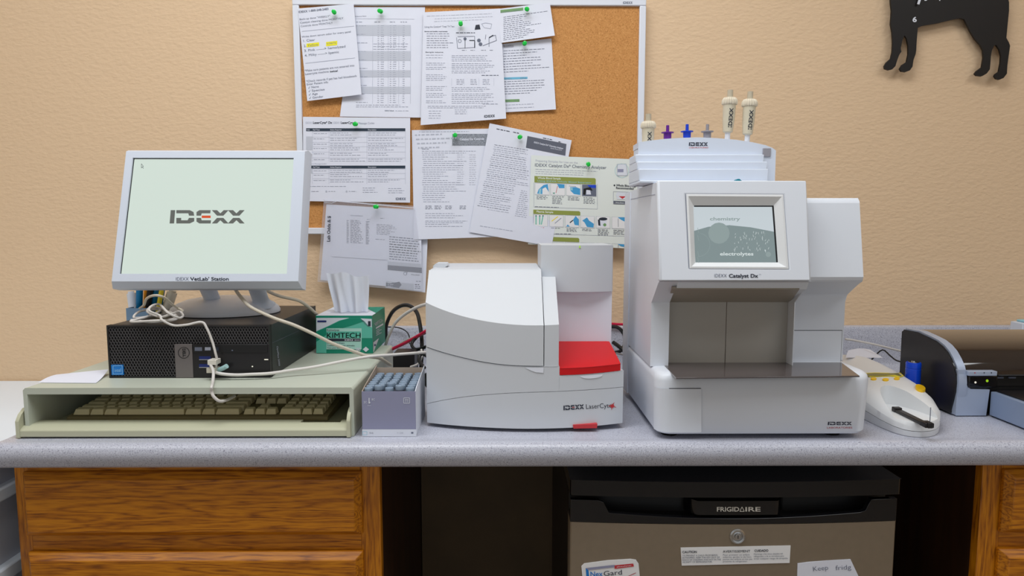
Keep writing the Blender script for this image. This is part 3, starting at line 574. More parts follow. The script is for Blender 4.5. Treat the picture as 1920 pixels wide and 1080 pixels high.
b = MB(); b.box(DX1+.003, SX1-th-.0005, SY0+.004, SY1-.05, .006, .036, 'steel'); b.box(DX1+.0025, SX1-th-.0015, SY0+.0035, SY0+.005, .012, .03, 'black'); b.build('slide_rail', t, bevel=.001)
# keyboard
ka = PZ(136, 777, .022); kb = PZ(606, 777, .022); KX0, KX1, KY0 = ka.x, kb.x, ka.y
t = thing('computer_keyboard', 'beige full-size keyboard lying in the open putty drawer', 'keyboard', ((KX0+KX1)/2, KY0+.07, .0102))
b = MB(); b.prism([(KY0-.004, .0105), (KY0-.004, .017), (KY0+.002, .019), (KY0+.145, .030), (KY0+.15, .028), (KY0+.15, .0105)], 'x', KX0-.008, KX1+.008, 'key_dark'); b.build('case', t, bevel=.0015)
U = (KX1-KX0)/22.5
def rowk(n, x): return [(x+i, 1) for i in range(n)]
lay = [[(0, 1.5), (1.5, 1.25), (2.75, 1.25), (4, 6), (10, 1.5), (11.5, 1.25), (12.75, 2.2)]+rowk(3, 15.25)+[(18.5, 2), (20.5, 1), (21.5, 1)],
       [(0, 2.25)]+rowk(10, 2.25)+[(12.25, 2.75), (16.25, 1)]+rowk(3, 18.5)+[(21.5, 1)],
       [(0, 1.75)]+rowk(11, 1.75)+[(12.75, 2.25)]+rowk(4, 18.5),
       [(0, 1.5)]+rowk(12, 1.5)+[(13.5, 1.5)]+rowk(3, 15.25)+rowk(4, 18.5),
       rowk(13, 0)+[(13, 2)]+rowk(3, 15.25)+rowk(4, 18.5)]
KM = {}
for r_, row in enumerate(lay):
    yk = KY0+.001+r_*.0192; zk = .0195+r_*.0016+(.001 if r_ == 0 else 0)
    for x, w_ in row:
        if w_ not in KM:
            m = MB(); W = w_*U-.0012; D = .0172; q = .0028; H_ = .0095
            m.hexa([(0, 0, 0), (W, 0, 0), (W, D, 0), (0, D, 0)], [(q*.8, q*1.6, H_), (W-q*.8, q*1.6, H_), (W-q*.8, D-q*.6, H_+.001), (q*.8, D-q*.6, H_+.001)], 'key')
            o = m.build('key', t, bevel=.0009, at=(0, 0, 0)); KM[w_] = o
        else:
            o = KM[w_].copy(); sc.collection.objects.link(o); o.parent = t
        o.location = Vector((KX0+x*U, yk, zk))-t.location
b = MB(); b.box(KX0+15.3*U, KX0+22.4*U, KY0+.118, KY0+.143, .027, .033, 'key_dark'); b.build('status_panel', t, bevel=.001)
# paper slip on shelf
c4 = [PZ(72, 718, SZ), PZ(180, 719, SZ), PZ(204, 702, SZ), PZ(106, 703, SZ)]
def slip(u, v):
    p = (c4[0]*(1-u)+c4[1]*u)*(1-v)+(c4[3]*(1-u)+c4[2]*u)*v; p.z = SZ+.0008+.009*u*v*v+.004*(1-u)*v*(1-v)*2; return p
b = MB(); b.shell(slip, 10, 6, 'paper', (0, 0, -.0002)); tag(b.build('paper_slip', at=c4[0]), 'white slip of paper on the left end of the keyboard drawer unit', 'paper')

# ------------------------------------------------------------------ desktop computer
pa = PZ(205, 709, SZ); pb = PZ(507, 709, SZ); PX0, PX1, PY0 = pa.x, pb.x, pa.y; PH = .0955; PY1 = PY0+.292; PT = SZ+PH
t = thing('desktop_computer', 'black slim desktop computer lying flat under the monitor', 'computer', ((PX0+PX1)/2, (PY0+PY1)/2, SZ))
b = MB(); b.box(PX0+.0005, PX1-.0005, PY0+.012, PY1, SZ+.001, PT-.001, 'pc_black')
d = DC(b, lambda x, y: PX(x, y, PX1-.0002)+Vector((.0005, 0, 0))); d.text('OptiPlex 5050', 518, 649, 522, 686, 3, 'ink_soft', .01); d.line([(510, 643), (560, 620)], .5, 'ink_mid'); b.build('case', t, bevel=.001)
def fr(x, y, e=0): p = P(x, y, PY0-e); return p
fx = [P(x, 660, PY0).x for x in (328, 361)]; fz = P(350, 645, PY0).z
b = MB(); b.box(PX0, PX1, PY0+.003, PY0+.0125, SZ+.0005, PT, 'pc_void'); rim = .0035
b.box(PX0, PX1, PY0, PY0+.003, PT-rim, PT, 'pc_black'); b.box(PX0, fx[0], PY0, PY0+.003, SZ+.0005, SZ+.0035, 'pc_black'); b.box(PX0, PX0+rim, PY0, PY0+.003, SZ+.0035, PT-rim, 'pc_black')
b.box(PX1-.002, PX1, PY0, PY0+.003, SZ+.0035, PT-rim, 'pc_black'); b.build('front_frame', t)
# diamond grille
b = MB(); gx0, gx1, gz0, gz1 = PX0+rim, PX1-.002, SZ+.0035, PT-rim; sx = .00525; sz = .0098; wv = .0004
def seg(xa, za, xb_, zb_):
    L = math.hypot(xb_-xa, zb_-za); nx, nz = -(zb_-za)/L*wv, (xb_-xa)/L*wv; y = PY0+.0006
    vs = [(xa+nx, y, za+nz), (xb_+nx, y, zb_+nz), (xb_-nx, y, zb_-nz), (xa-nx, y, za-nz)]
    b.add(vs+[(p[0], y+.002, p[2]) for p in vs], [(3, 2, 1, 0), (0, 1, 5, 4), (2, 3, 7, 6)], 'pc_wire')
def clip(x, z, s):     # diagonal through (x,z) clipped to the L-shaped grille
    for xa, xb_, za, zb_ in ((gx0, fx[0], gz0, gz1), (fx[0], gx1, fz, gz1)):
        k = s*sz/sx; t0, t1 = (za-z)/k, (zb_-z)/k
        a, c = sorted((x+t0, x+t1)); a, c = max(a, xa), min(c, xb_)
        if c-a > .0004: seg(a, z+(a-x)*k, c, z+(c-x)*k)
i = 0; x = gx0-.06
while x < gx1+.06:
    clip(x, gz0, 1); clip(x, gz0, -1); x += sx
b.build('grille', t, smooth=False)
b = MB(); b.box(fx[0], fx[1], PY0-.0012, PY0+.003, SZ+.0006, fz, 'pc_silver'); d = DC(b, lambda x, y: fr(x, y, .0016)); d.ring(344.5, 661.5, 10.3, 1, 'black', 28)
d.text('DELL', 346.5, 654, 347.5, 669, 5, 'black', .02) if 0 else d.text('DELL', 342, 654, 343, 669.5, 5.5, 'black', .03); b.build('silver_panel', t, bevel=.0006)
b = MB(); b.box(fx[1], PX1-.0005, PY0-.0004, PY0+.003, SZ+.0006, fz, 'black_satin'); b.build('port_panel', t, bevel=.0005)
za, zb_ = P(400, 646, PY0).z, P(400, 661, PY0).z
b = MB(); b.box(fx[1]+.001, PX1-.004, PY0-.0016, PY0+.001, zb_, za, 'black'); d = DC(b, lambda x, y: fr(x, y, .002)); d.quad(365, 651, 379, 658, 'ink_mid'); d.quad(384, 651, 395, 657, 'ink_soft'); d.quad(401, 651, 410, 658, 'ink'); d.quad(434, 656, 437, 658, 'ink_mid')
b.build('disc_drive', t, bevel=.0004)
for y in (668, 682.5):
    b = MB(); p = P(374, y+5.5, PY0); q = P(389, y, PY0); b.box(p.x, q.x+.006, PY0-.0012, PY0, p.z, q.z, 'usb_blue'); b.box(p.x, q.x+.006, PY0-.0015, PY0-.0002, p.z-.0012, p.z, 'steel'); b.build('usb_port', t)
b = MB(); p = P(499.5, 674, PY0); b.box(p.x-.0035, p.x+.0035, PY0-.0009, PY0, p.z-.0008, p.z+.0008, 'led_white'); b.build('power_light', t)
b = MB(); p = P(473.5, 687, PY0); b.lathe([(.0012, 0), (.0012, .001)], (p.x, PY0-.0002, p.z), 'led_white', 12, ax=(0, -1, 0)); b.build('drive_light', t)
b = MB(); p = P(210, 703, PY0); q = P(231, 684, PY0); b.box(p.x, q.x, PY0-.001, PY0+.003, p.z, q.z, 'badge_blue'); d = DC(b, lambda x, y: fr(x, y, .0014))
d.line([(212, 686), (229, 685.5), (229.5, 701), (212, 701.5), (212, 686)], .8, 'badge_light'); d.text('intel', 215, 698, 227, 697, 7, 'badge_light'); b.build('sticker', t)

# ------------------------------------------------------------------ monitor
mb0 = 1.212; tilt = math.atan(.051/.2156); nrm = Vector((0, -math.cos(tilt), math.sin(tilt))); p0 = Vector((0, mb0, .26))
# screen plane passes through p0 with normal nrm
mc = [PN(x, y, p0, nrm) for x, y in ((232, 278), (577, 277), (565, 537), (202, 540))]
upv = Vector((0, math.sin(tilt), math.cos(tilt)))
t = thing('monitor', 'white square monitor showing a pale green screen, standing on the black computer', 'monitor', (-.555, 1.36, PT+.0002))
cx = (mc[2].x+mc[3].x)/2; hw0 = (mc[2].x-mc[3].x)/2; hw1 = (mc[1].x-mc[0].x)/2; cx1 = (mc[1].x+mc[0].x)/2; hh = (mc[0]-mc[3]).dot(upv)
org = PN(0, 540, p0, nrm); org.x = 0
def MP(x, v, e=0): return Vector((x, org.y, org.z))+upv*v-nrm*e      # e>0 goes behind the face
L0, R0 = mc[3].x, mc[2].x; L1, R1 = mc[0].x, mc[1].x
sc4 = [PN(x, y, p0+nrm*0-nrm*.004, nrm) for x, y in ((251, 297), (552, 296), (539, 514), (226, 514))]
def loc(p): return ((p-Vector((0, org.y, org.z))).dot(upv))
sv0 = loc(sc4[3]); sv1 = loc(sc4[0]); sL0, sR0, sL1, sR1 = sc4[3].x, sc4[2].x, sc4[0].x, sc4[1].x
sL = (sL0+sL1)/2; sR = (sR0+sR1)/2; Lm = (L0+L1)/2; Rm = (R0+R1)/2
b = MB()
o4 = [MP(L0+.002, 0, .012), MP(R0-.002, 0, .012), MP(R1-.002, hh, .012), MP(L1+.002, hh, .012)]
f4 = [MP(L0+.006, .012, 0), MP(R0-.006, .012, 0), MP(R1-.005, hh-.006, 0), MP(L1+.005, hh-.006, 0)]
i4 = [MP(sL0, sv0, 0), MP(sR0, sv0, 0), MP(sR1, sv1, 0), MP(sL1, sv1, 0)]; j4 = [p-nrm*.006 for p in i4]
k4 = [p-nrm*.022 for p in o4]; vs = o4+f4+i4+j4+k4; fs = []
for a, c in ((0, 4), (4, 8), (8, 12), (16, 0)): fs += [(a+i, a+(i+1) % 4, c+(i+1) % 4, c+i) for i in range(4)]
fs.append((19, 18, 17, 16)); b.add(vs, fs, 'white_cool')
d = DC(b, lambda x, y: PN(x, y, p0, nrm)+nrm*.0004); d.text('IDEXX', 330, 526, 354, 526, 6.5, 'ink_mid', -.004); d.text("VetLab' Station", 356.5, 526, 429, 526, 6.5, 'ink', .02)
b.build('bezel', t, bevel=.0022, seg=3)
b = MB(); s4 = [p+(-nrm)*.004 for p in i4]; b.hexa([p-nrm*.004 for p in s4], s4, 'screen_pale')
bw = .0016
for a, c in ((3, 2), (0, 3)):
    A, C_ = s4[a]+nrm*.0006, s4[c]+nrm*.0006; ins = (-upv*bw) if a == 3 else Vector((bw, 0, 0)); b.add([A, C_, C_+ins, A+ins], [(0, 1, 2, 3)], 'black')
d = DC(b, lambda x, y: PN(x, y, p0-nrm*.0034, nrm)); d.idexx(318, 419, 458, 419, 25, 'logo_grey', 'logo_red'); d.line([(265, 307), (265, 315), (267, 313), (269, 316)], .7, 'ink'); d.line([(265, 307), (269, 312), (267, 313)], .7, 'ink'); b.build('screen', t)
b = MB(); bc = MP((Lm+Rm)/2, hh*.5, .03); b.hexa([MP(Lm+.05, .04, .032), MP(Rm-.05, .04, .032), MP(Rm-.05, hh-.04, .032), MP(Lm+.05, hh-.04, .032)], [MP(Lm+.08, .06, .055), MP(Rm-.08, .06, .055), MP(Rm-.08, hh-.06, .055), MP(Lm+.08, hh-.06, .055)], 'white_cool'); b.build('rear_cover', t, bevel=.006)
# stand: domed elliptical base and two uprights
bcx, bcy = (PZ(335, 580, PT).x+PZ(543, 580, PT).x)/2, 1.36; rx, ry = .108, .088
b = MB(); prof = [(1, .0003), (1.0, .005), (.97, .011), (.86, .019), (.7, .026), (.45, .031), (.1, .033)]; vs = []; n = 48
for k_r, h in prof: vs += [(bcx+rx*k_r*math.cos(2*math.pi*j/n), bcy+ry*k_r*math.sin(2*math.pi*j/n), PT+h) for j in range(n)]
b.add(vs, [(i*n+j, i*n+(j+1) % n, (i+1)*n+(j+1) % n, (i+1)*n+j) for i in range(len(prof)-1) for j in range(n)]+[tuple(range(n))[::-1], tuple(range((len(prof)-1)*n, len(prof)*n))], 'white'); b.build('base', t, ang=60)
for px in (399, 489):
    b = MB(); x = P(px, 560, 1.33).x; x += 0; ztop = MP(0, .05, .05)
    b.tube([(x, 1.335, PT+.018), (x, 1.325, PT+.034), (x, 1.305, PT+.06), (x, 1.285, PT+.095), (x, ztop.y-.008, ztop.z+.02)], lambda q: .0165 if q > .22 else .0165+.011*(1-q/.22)**2, 'white_cool', 16, 6, .62); b.build('upright', t)
b = MB(); b.box(bcx-.06, bcx+.06, MP(0, .05, .05).y-.004, MP(0, .05, .05).y+.018, MP(0, .05, .05).z-.006, MP(0, .05, .05).z+.03, 'white_cool'); b.build('hinge', t, bevel=.004)

# ------------------------------------------------------------------ pen cup with pens
cX0, cX1, cY0, cY1 = PZ(236, 603, .15).x*0-.765, -.722, 1.33, 1.385
ct_ = P(250, 578, cY0).z; cX0 = P(236, 578, cY0).x; cX1 = PX0-.006
t = thing('pen_cup', 'blue-grey square pen cup behind the cable coil, left of the computer', 'cup', ((cX0+cX1)/2, 1.36, SZ+.0005))
b = MB()
for q in ((cX0, cX1, cY0, cY0+.002), (cX0, cX1, cY1-.002, cY1), (cX0, cX0+.002, cY0+.002, cY1-.002), (cX1-.002, cX1, cY0+.002, cY1-.002)): b.box(*q, SZ+.0005, ct_, 'cup_blue')
b.box(cX0, cX1, cY0, cY1, SZ+.0005, SZ+.0025, 'cup_blue'); b.build('cup_body', t)
def pen(name, label, catg, bx, by, px, py, r, m, ty=None, cap=None):
    top = P(px, py, ty or by+.01); b = MB(); bot = Vector((bx, by, SZ+.006)); b.tube([bot, bot.lerp(top, .5), bot.lerp(top, .74), bot.lerp(top, .75), top], lambda q: r*.85 if q < .72 else r, m, 14, 0)
    dr = (top-bot).normalized(); b.tube([top, top+dr*.004], r*.7, m, 14, 0)
    tag(b.build(name, at=bot), label, catg, 'pens in the blue-grey cup')
pen('marker', 'blue capped marker at the left of the pen cup', 'pen', cX0+.011, cY0+.012, 262, 538, .0065, 'pen_blue')
pen('marker', 'blue marker leaning right of the black pen in the cup', 'pen', cX0+.026, cY0+.022, 292, 538, .006, 'pen_blue')
pen('marker', 'blue marker at the far right of the cup, beside the pale tube', 'pen', cX1-.013, cY0+.034, 304, 540, .006, 'pen_blue')
pen('orange_pen', 'orange pen showing between the blue markers', 'pen', cX0+.012, cY0+.034, 274, 541, .0045, 'pen_orange')
pen('black_pen', 'black pen leaning in the middle of the pen cup', 'pen', cX0+.021, cY0+.011, 282, 541, .0055, 'black')
pen('yellow_pen', 'yellow pen at the right of the pen cup', 'pen', cX1-.008, cY0+.012, 303, 545, .0045, 'pen_yellow')
pen('sample_tube', 'pale cloudy tube with a grey cap leaning out of the cup at right', 'tube', cX1-.01, cY0+.024, 323, 548, .0100, 'clear_tan')
pen('white_tube', 'translucent white tube at the far left of the pen cup', 'tube', cX0+.010, cY0+.024, 246, 550, .0085, 'tissue')

# ------------------------------------------------------------------ cables
def cable(name, label, pts, r, m, group='cables', smooth=8, extra=None):
    ps = [p if isinstance(p, Vector) else P(*p) for p in pts]
    b = MB(); b.tube(ps, r, m, 10, smooth)
    return tag(b.build(name, at=min(ps, key=lambda v: v.z)), label, 'cable', group)
g = 'cables around the computer'
cable('monitor_cable', 'thick cream cable from under the monitor crossing in front of the tissue box', [(432, 520, 1.29), (441, 542, 1.27), (455, 561, 1.24), (472, 577, 1.22), (512.6, 596, 1.20), (549.6, 609, 1.195), (586.7, 625.6, 1.20), (623.7, 644, 1.21), (661, 658, 1.225), (690, 668, 1.24), (712, 672, 1.27), (732, 684, 1.31)], .0032, 'cable_cream', g)
cable('monitor_cable', 'thick cream cable draping from the monitor down behind the tissue box', [(470, 520, 1.32), (496, 542, 1.33), (524, 555, 1.34), (557, 562.6, 1.36), (574, 572, 1.38), (590, 586, 1.42), (602, 600, 1.49), (603, 630, 1.515)], .0033, 'cable_cream', g)
cable('usb_cable', 'white cable from the lower computer port running right to the red-tray analyzer', [(396, 693, PY0-.012), (410, 700, PY0-.018), (440, 703, PY0-.016), (470, 702, PY0-.014), (507, 700, PY0-.008), (548, 694, 1.19), (590, 688, 1.20), (640, 678, 1.215), (690, 669, 1.23), (740, 665, 1.25), (802, 660, 1.27), (830, 656, 1.27)], .0028, 'cable_white', g)
cable('keyboard_cable', 'white cable curling from the upper port down onto the keyboard', [(395, 684, PY0-.020), (400, 697, PY0-.026), PZ(399, 716, SZ+.0035), PZ(397, 725, SZ+.0035), (396.5, 733, SY0-.006), (401, 744, SY0-.008), (412, 752, SY0-.004), (425, 750, SY0+.012), (440, 743, SY0+.04)], .0026, 'cable_white', g)
c1 = [(283, 588, 1.215), (300, 602, 1.19), (325, 610, 1.165), (350, 609, 1.162), (378, 604, PY0-.012), (388, 616, PY0-.012), (398, 640, PY0-.012), (404, 662, PY0-.014), (407, 676, PY0-.012), (404, 690, PY0-.014)]
zc = PT+.004
def top(x, y, h=0): return PZ(x, y, zc+h)
coil = [top(246, 600), top(290, 604), top(330, 596, .004), top(322, 588, .006), top(290, 592, .003), top(252, 596, .006), top(262, 584, .012), top(290, 580, .014), top(300, 583, .012), top(275, 594, .008), top(245, 603, .002), top(295, 601, .006), top(326, 600, .004), top(331, 592, .008), top(300, 578, .016), top(282, 577, .02), top(277, 585, .016), top(300, 594, .010), top(318, 590, .016), top(336, 584, .014), top(343, 592, .010), top(335, 596, .01), top(315, 586, .02), top(299, 571, .025), top(284, 574, .028), top(280, 583, .022), top(300, 592, .012), top(304, 600, .008)]
cable('coiled_cable', 'coil of white cable on the computer top beside the monitor base', coil+[P(*q) for q in c1[2:]], .0021, 'cable_white', g)
loop = [top(262, 578, .012), top(270, 572, .03), top(275, 560, .05), top(290, 554, .06), top(308, 558, .055), top(322, 570, .035), top(334, 578, .022), top(342, 582, .022)]
cable('grey_cable', 'grey cable loop standing above the white coil', loop, .0021, 'cable_cream', g)
for nm, lb, x, y, mm in (('usb_plug', 'cream USB plug in the upper front port of the computer', 399, 678, 'usb_white'), ('usb_plug', 'cream USB plug in the lower front port of the computer', 397, 693, 'clear_tan')):
    p = P(x, y, PY0-.012); b = MB(); b.box(p.x-.005, p.x+.010, PY0-.022, PY0-.0022, p.z-.004, p.z+.0045, mm); b.box(p.x-.004, p.x+.008, PY0-.0022, PY0-.0016, p.z-.002, p.z+.002, 'steel')
    tag(b.build(nm, at=p, bevel=.002), lb, 'plug', 'plugs in the computer front')
p = P(419, 690, PY0-.012); b = MB(); b.tube([p+Vector((-.012, .004, -.005)), p, p+Vector((.007, -.002, .004))], .0042, 'usb_aqua', 12, 0); tag(b.build('usb_dongle', at=p), 'small pale aqua plug poking out beside the lower USB plug', 'plug')
# behind the carton
g = 'cables behind the tissue box'
cable('power_cable', 'thick black cord arching above the splashback behind the tissue box', [(724, 640, 1.59), (724, 612, 1.59), (735, 586, 1.57), (752, 573.5, 1.54), (768, 573.5, 1.52), (781, 585, 1.5), (787, 606, 1.48), (791, 640, 1.46), (790, 680, 1.44), (788, 700, 1.44)], .0045, 'cable_black', g)
cable('white_cable', 'white cable arching from the red-tray analyzer down behind the tissue box', [(812, 568, 1.42), (800, 570, 1.44), (780, 577, 1.46), (758, 590, 1.48), (741, 606, 1.49), (729, 630, 1.5), (722, 650, 1.52)], .0035, 'cable_white', g)
cable('pink_cable', 'crimson network cable rising right behind the vial carton', [(730, 657, 1.5), (760, 643, 1.47), (785, 629, 1.44), (802, 619, 1.42), (820, 612, 1.42)], .0036, 'cable_pink', g)
cable('white_cable', 'thin white cable running just above the crimson one', [(728, 664, 1.545), (745, 648, 1.53), (765, 636, 1.515), (790, 628, 1.50), (810, 620, 1.49)], .002, 'cable_white', g)
cable('black_wire', 'thin black wire drooping in a curve over the splashback face', [(722, 613, 1.63), (745, 614, 1.63), (760, 620, 1.63), (767, 630, 1.62), (768, 645, 1.60)], .0014, 'cable_black', g)
cable('white_cable', 'white cable curling beside the black adapter', [(790, 655, 1.36), (791, 668, 1.35), (784, 682, 1.34), (770, 688, 1.35)], .0022, 'cable_white', g)
for i, (a, lb) in enumerate((([(800, 650, 1.40), (780, 655, 1.42), (772, 645, 1.44), (784, 630, 1.45), (802, 622, 1.45)], 'black cord looping between adapter and analyzer, upper'), ([(803, 668, 1.32), (790, 664, 1.34), (786, 676, 1.33), (796, 690, 1.31)], 'black cord looping between carton and analyzer, middle'), ([(804, 700, 1.27), (797, 706, 1.275), (800, 722, 1.27), (810, 728, 1.27)], 'black cord on the counter against the analyzer, lower'))):
    cable('black_cable', lb, a, .0036, 'cable_black', g)
p = P(742, 684, 1.40); q = P(785, 659, 1.40); z0 = PZ(760, 690, 0.0).z
b = MB(); b.box(p.x, q.x, 1.36, 1.43, .0005, .03, 'black'); b.box(p.x-.0, q.x-.004, 1.365, 1.425, .0305, q.z+.002, 'black_satin'); tag(b.build('power_adapter', at=(p.x, 1.40, .0005), bevel=.002), 'black power adapter lying behind the vial carton', 'adapter')
# right of the red-tray analyzer
g = 'cables between the analyzers'
cable('pink_cable', 'crimson cable lying along the splashback top between the analyzers', [(1135, 606, 1.63), (1160, 608, 1.63), (1190, 608, 1.63)], .0032, 'cable_pink', g)
cable('black_cable', 'black cord loop upright between the two analyzers', [(1145, 612, 1.56), (1160, 615, 1.55), (1170, 628, 1.54), (1171, 645, 1.53), (1163, 658, 1.52), (1148, 662, 1.52)], .0042, 'cable_black', g)
cable('black_cable', 'black cord slanting down behind the red tray', [(1150, 642, 1.46), (1163, 652, 1.44), (1173, 664, 1.43), (1175, 690, 1.43), (1170, 708, 1.44)], .0045, 'cable_black', g)
cable('white_cable', 'thin white cable crossing between the analyzers at red-tray height', [(1155, 662, 1.40), (1175, 666, 1.42), (1200, 665, 1.45)], .0018, 'cable_white', g)
# right of the chemistry analyzer
g = 'cables beside the printer'
cable('grey_cable', 'light grey cable from the white analyzer to the printer', [(1585, 636, 1.50), (1600, 638, 1.50), (1640, 646, 1.50), (1680, 656, 1.50), (1705, 661, 1.50)], .0024, 'cable_white', g)
cable('black_wire', 'thin black wire bent in a peak in front of the splashback', [(1622, 690, 1.56), (1640, 668, 1.57), (1655, 656, 1.58), (1668, 666, 1.56), (1681, 676, 1.54), (1700, 680, 1.52)], .0018, 'cable_black', g, smooth=3)

# ------------------------------------------------------------------ tissue box and tissue
tx0, ty0 = PZ(594, 663, SZ).x, PZ(594, 663, SZ).y; tx1 = PZ(698, 664, SZ).x; tz = P(600, 592, ty0).z; ty1 = 1.55; ytt = ty0
t = thing('tissue_box', 'green and white box of laboratory wipes on the keyboard drawer unit', 'tissue box', ((tx0+tx1)/2, (ty0+ty1)/2, SZ))
b = MB(); b.box(tx0, tx1, ty0, ty1, SZ+.0005, tz, 'teal')
b.add([(tx0, ty0, tz+.0003), (tx1, ty0, tz+.0003), (tx1, ty1, tz+.0003), (tx0, ty1, tz+.0003)], [(0, 1, 2, 3)], 'carton_white')
b.add([(tx1, ty0+.04, tz+.0005), (tx1, ty1, tz+.0005), (tx0+.07, ty1, tz+.0005)], [(0, 1, 2)], 'teal')
d = DC(b, lambda x, y: P(x, y, ty0-.0004)); e1 = DC(b, lambda x, y: P(x, y, ty0-.0008)); e2 = DC(b, lambda x, y: P(x, y, ty0-.0012))
d.poly([(593, 596), (698, 597), (698, 634), (676, 634), (670, 650), (593, 662.5)][:2]+[(698, 634), (678, 634), (668, 646), (630, 650), (593, 655)], 'teal_lite')
d.poly([(593, 596), (655, 596), (636, 601), (618, 610), (593, 621)], 'carton_white')
e1.poly([(655, 597), (698, 597), (698, 612), (690, 600), (660, 610), (624, 621), (612, 628), (593, 641), (593, 622), (618, 611), (636, 602)], 'teal')
e1.poly([(593, 641), (612, 628), (612, 662), (593, 662)], 'teal_lite')
e1.quad(612, 615.5, 678, 655, 'teal_pale'); e1.poly([(676, 597), (697, 598), (697, 614), (690, 610), (684, 603)], 'carton_white')
e2.text('1', 690, 611, 695, 611, 9, 'ink', .03); e2.line([(678, 599), (684, 606), (691, 612)], .8, 'ink_mid')
e2.quad(595, 601, 612, 604, 'usb_blue'); e2.text('Kimwipes', 613, 620.5, 636, 620.5, 4, 'ink'); e2.quad(612, 621.5, 676.5, 634, 'teal_lite')
DC(b, lambda x, y: P(x, y, ty0-.0016)).text('KIMTECH', 613, 633.5, 676, 633.5, 10, 'black', .03)
e2.quad(613, 635, 676, 640, 'ink'); DC(b, lambda x, y: P(x, y, ty0-.0016)).text('SCIENCE', 646, 639, 662, 639, 3.4, 'carton_white', .02); DC(b, lambda x, y: P(x, y, ty0-.0016)).text('BRAND', 665, 639, 675, 639, 2.6, 'carton_white')
e2.text('Delicate Task Wipers', 613, 644.5, 646, 644.5, 3, 'ink_mid', .01); e2.text('Toallitas para tareas delicadas', 613, 649, 665, 649, 2.6, 'ink'); e2.text('Tissu pour taches delicates', 613, 653.5, 657, 653.5, 2.6, 'ink')
e2.text('280', 666, 658, 676, 658, 6, 'carton_white', .03); e2.poly([(686, 650), (692, 655), (686, 660), (680, 655)], 'carton_white')
s_ = DC(b, lambda x, y: PX(x, y, tx1)+Vector((.0005, 0, 0)))
s_.text('KIMTECH', 704.5, 611, 718, 602, 6, 'carton_white', .02); s_.poly([(704.5, 614), (718, 606), (718, 609), (704.5, 617)], 'carton_white')
for k in range(4): s_.line([(705, 620+k*3), (711+k % 2*4, 616.5+k*3-(k % 2)*2)], .9, 'carton_white')
s_.poly([(699.5, 642), (710, 634), (700, 661), (699.5, 660)], 'carton_white'); s_.quad(701, 645, 704.5, 649, 'usb_blue')
b.build('box', t, smooth=False)
b = MB(); oc = PZ(655, 586, tz); n = 28; b.add([(oc.x+.042*math.cos(2*math.pi*i/n), oc.y+.018*math.sin(2*math.pi*i/n), tz+.0006) for i in range(n)], [tuple(range(n))], 'ink_faint'); b.build('opening', t)
cyT = oc.y
def tis(u, v):
    a = P(626+6*(1-v), 586, cyT); l = [(612, 512), (617, 540), (624, 568), (628, 590)]; r = [(691, 517), (691, 545), (690, 568), (689, 590)]
    f_ = v*3; i = min(2, int(f_)); k = f_-i; lx = l[i][0]*(1-k)+l[i+1][0]*k; rx_ = r[i][0]*(1-k)+r[i+1][0]*k; yy = l[i][1]*(1-k)+l[i+1][1]*k+5*(u)*(1-v)
    yy += (1-v)**3*(-2*math.sin(u*5)+2*math.sin(11*u))
    p = P(lx+(rx_-lx)*u, yy, cyT); p.y += (.5+.5*v)*(.006*math.sin(u*14+1.5*v)+.003*math.sin(u*27-2*v))-.004*math.sin(math.pi*u); p.z = max(p.z, tz+.0012); return p
b = MB(); b.shell(tis, 60, 24, 'tissue', (0, .0004, 0)); tag(b.build('tissue', at=(oc.x, cyT, tz+.001)), 'white tissue standing up out of the green wipes box', 'tissue')

# ------------------------------------------------------------------ vial carton
vx0, vx1, vy0 = PZ(680, 819, 0).x, PZ(780, 819, 0).x, PZ(730, 819, 0).y; vz = P(730, 734, vy0).z; vy1 = vy0+.128; vzb = PX(792, 692, vx1).z
t = thing('vial_carton', 'open lilac cardboard carton full of grey-capped vials on the counter', 'carton', ((vx0+vx1)/2, (vy0+vy1)/2, 0))
b = MB(); th = .0012; b.box(vx0, vx1, vy0, vy0+th, .0005, vz, 'carton_lilac'); d = DC(b, lambda x, y: P(x, y, vy0-.0004)); d.quad(679, 805, 781, 818.5, 'carton_white')
d.line([(692, 746), (692, 754)], 1.6, 'carton_white'); d.disc(692.5, 755, 1.8, 'carton_white'); d.text('2C', 682, 756, 688, 756, 4, 'carton_white'); d.text('8C', 697, 751, 703, 751, 4, 'carton_white'); d.para(689, 760, 699, 1, 2, 'carton_white', .6)
d.line([(757, 746), (768, 746), (768, 756), (757, 756), (757, 746)], 1, 'carton_white')
for x in (761, 764.5): d.line([(x, 754.5), (x, 748)], .8, 'carton_white'); d.line([(x-1.3, 750), (x, 748), (x+1.3, 750)], .7, 'carton_white')
e1 = DC(b, lambda x, y: P(x, y, vy0-.0007)); e1.line([(680, 809), (688, 809), (688, 815.5), (680, 815.5), (680, 809)], .7, 'cyan_print'); e1.text('Rx only', 693, 813, 700, 813, 3, 'ink_mid'); e1.text('Y1 12345', 744, 813, 756, 813, 2.6, 'ink_soft'); e1.quad(771, 810, 775, 813, 'ink_mid'); e1.line([(680, 769), (681, 770)], .1, 'ink')
b.build('front_panel', t, smooth=False)
for x in (vx0, vx1-th):
    b = MB(); b.prism([(vy0+th, .0005), (vy0+th, vz), (vy0+.02, vz+.004), (vy1, vzb), (vy1, .0005)], 'x', x, x+th, 'carton_white' if x > vx0 else 'carton_inner'); b.build('side_panel', t, smooth=False)
b = MB(); b.box(vx0+th, vx1-th, vy1-th, vy1, .0005, vzb-.004, 'carton_inner'); b.box(vx0+th, vx1-th, vy0+th, vy1-th, .0005, .0015, 'carton_inner'); b.build('inner_lining', t)
vt = thing('vial', 'clear vial with grey-blue cap standing in the lilac carton', 'vial', (0, 0, 0), 'grey-capped vials in the lilac carton')
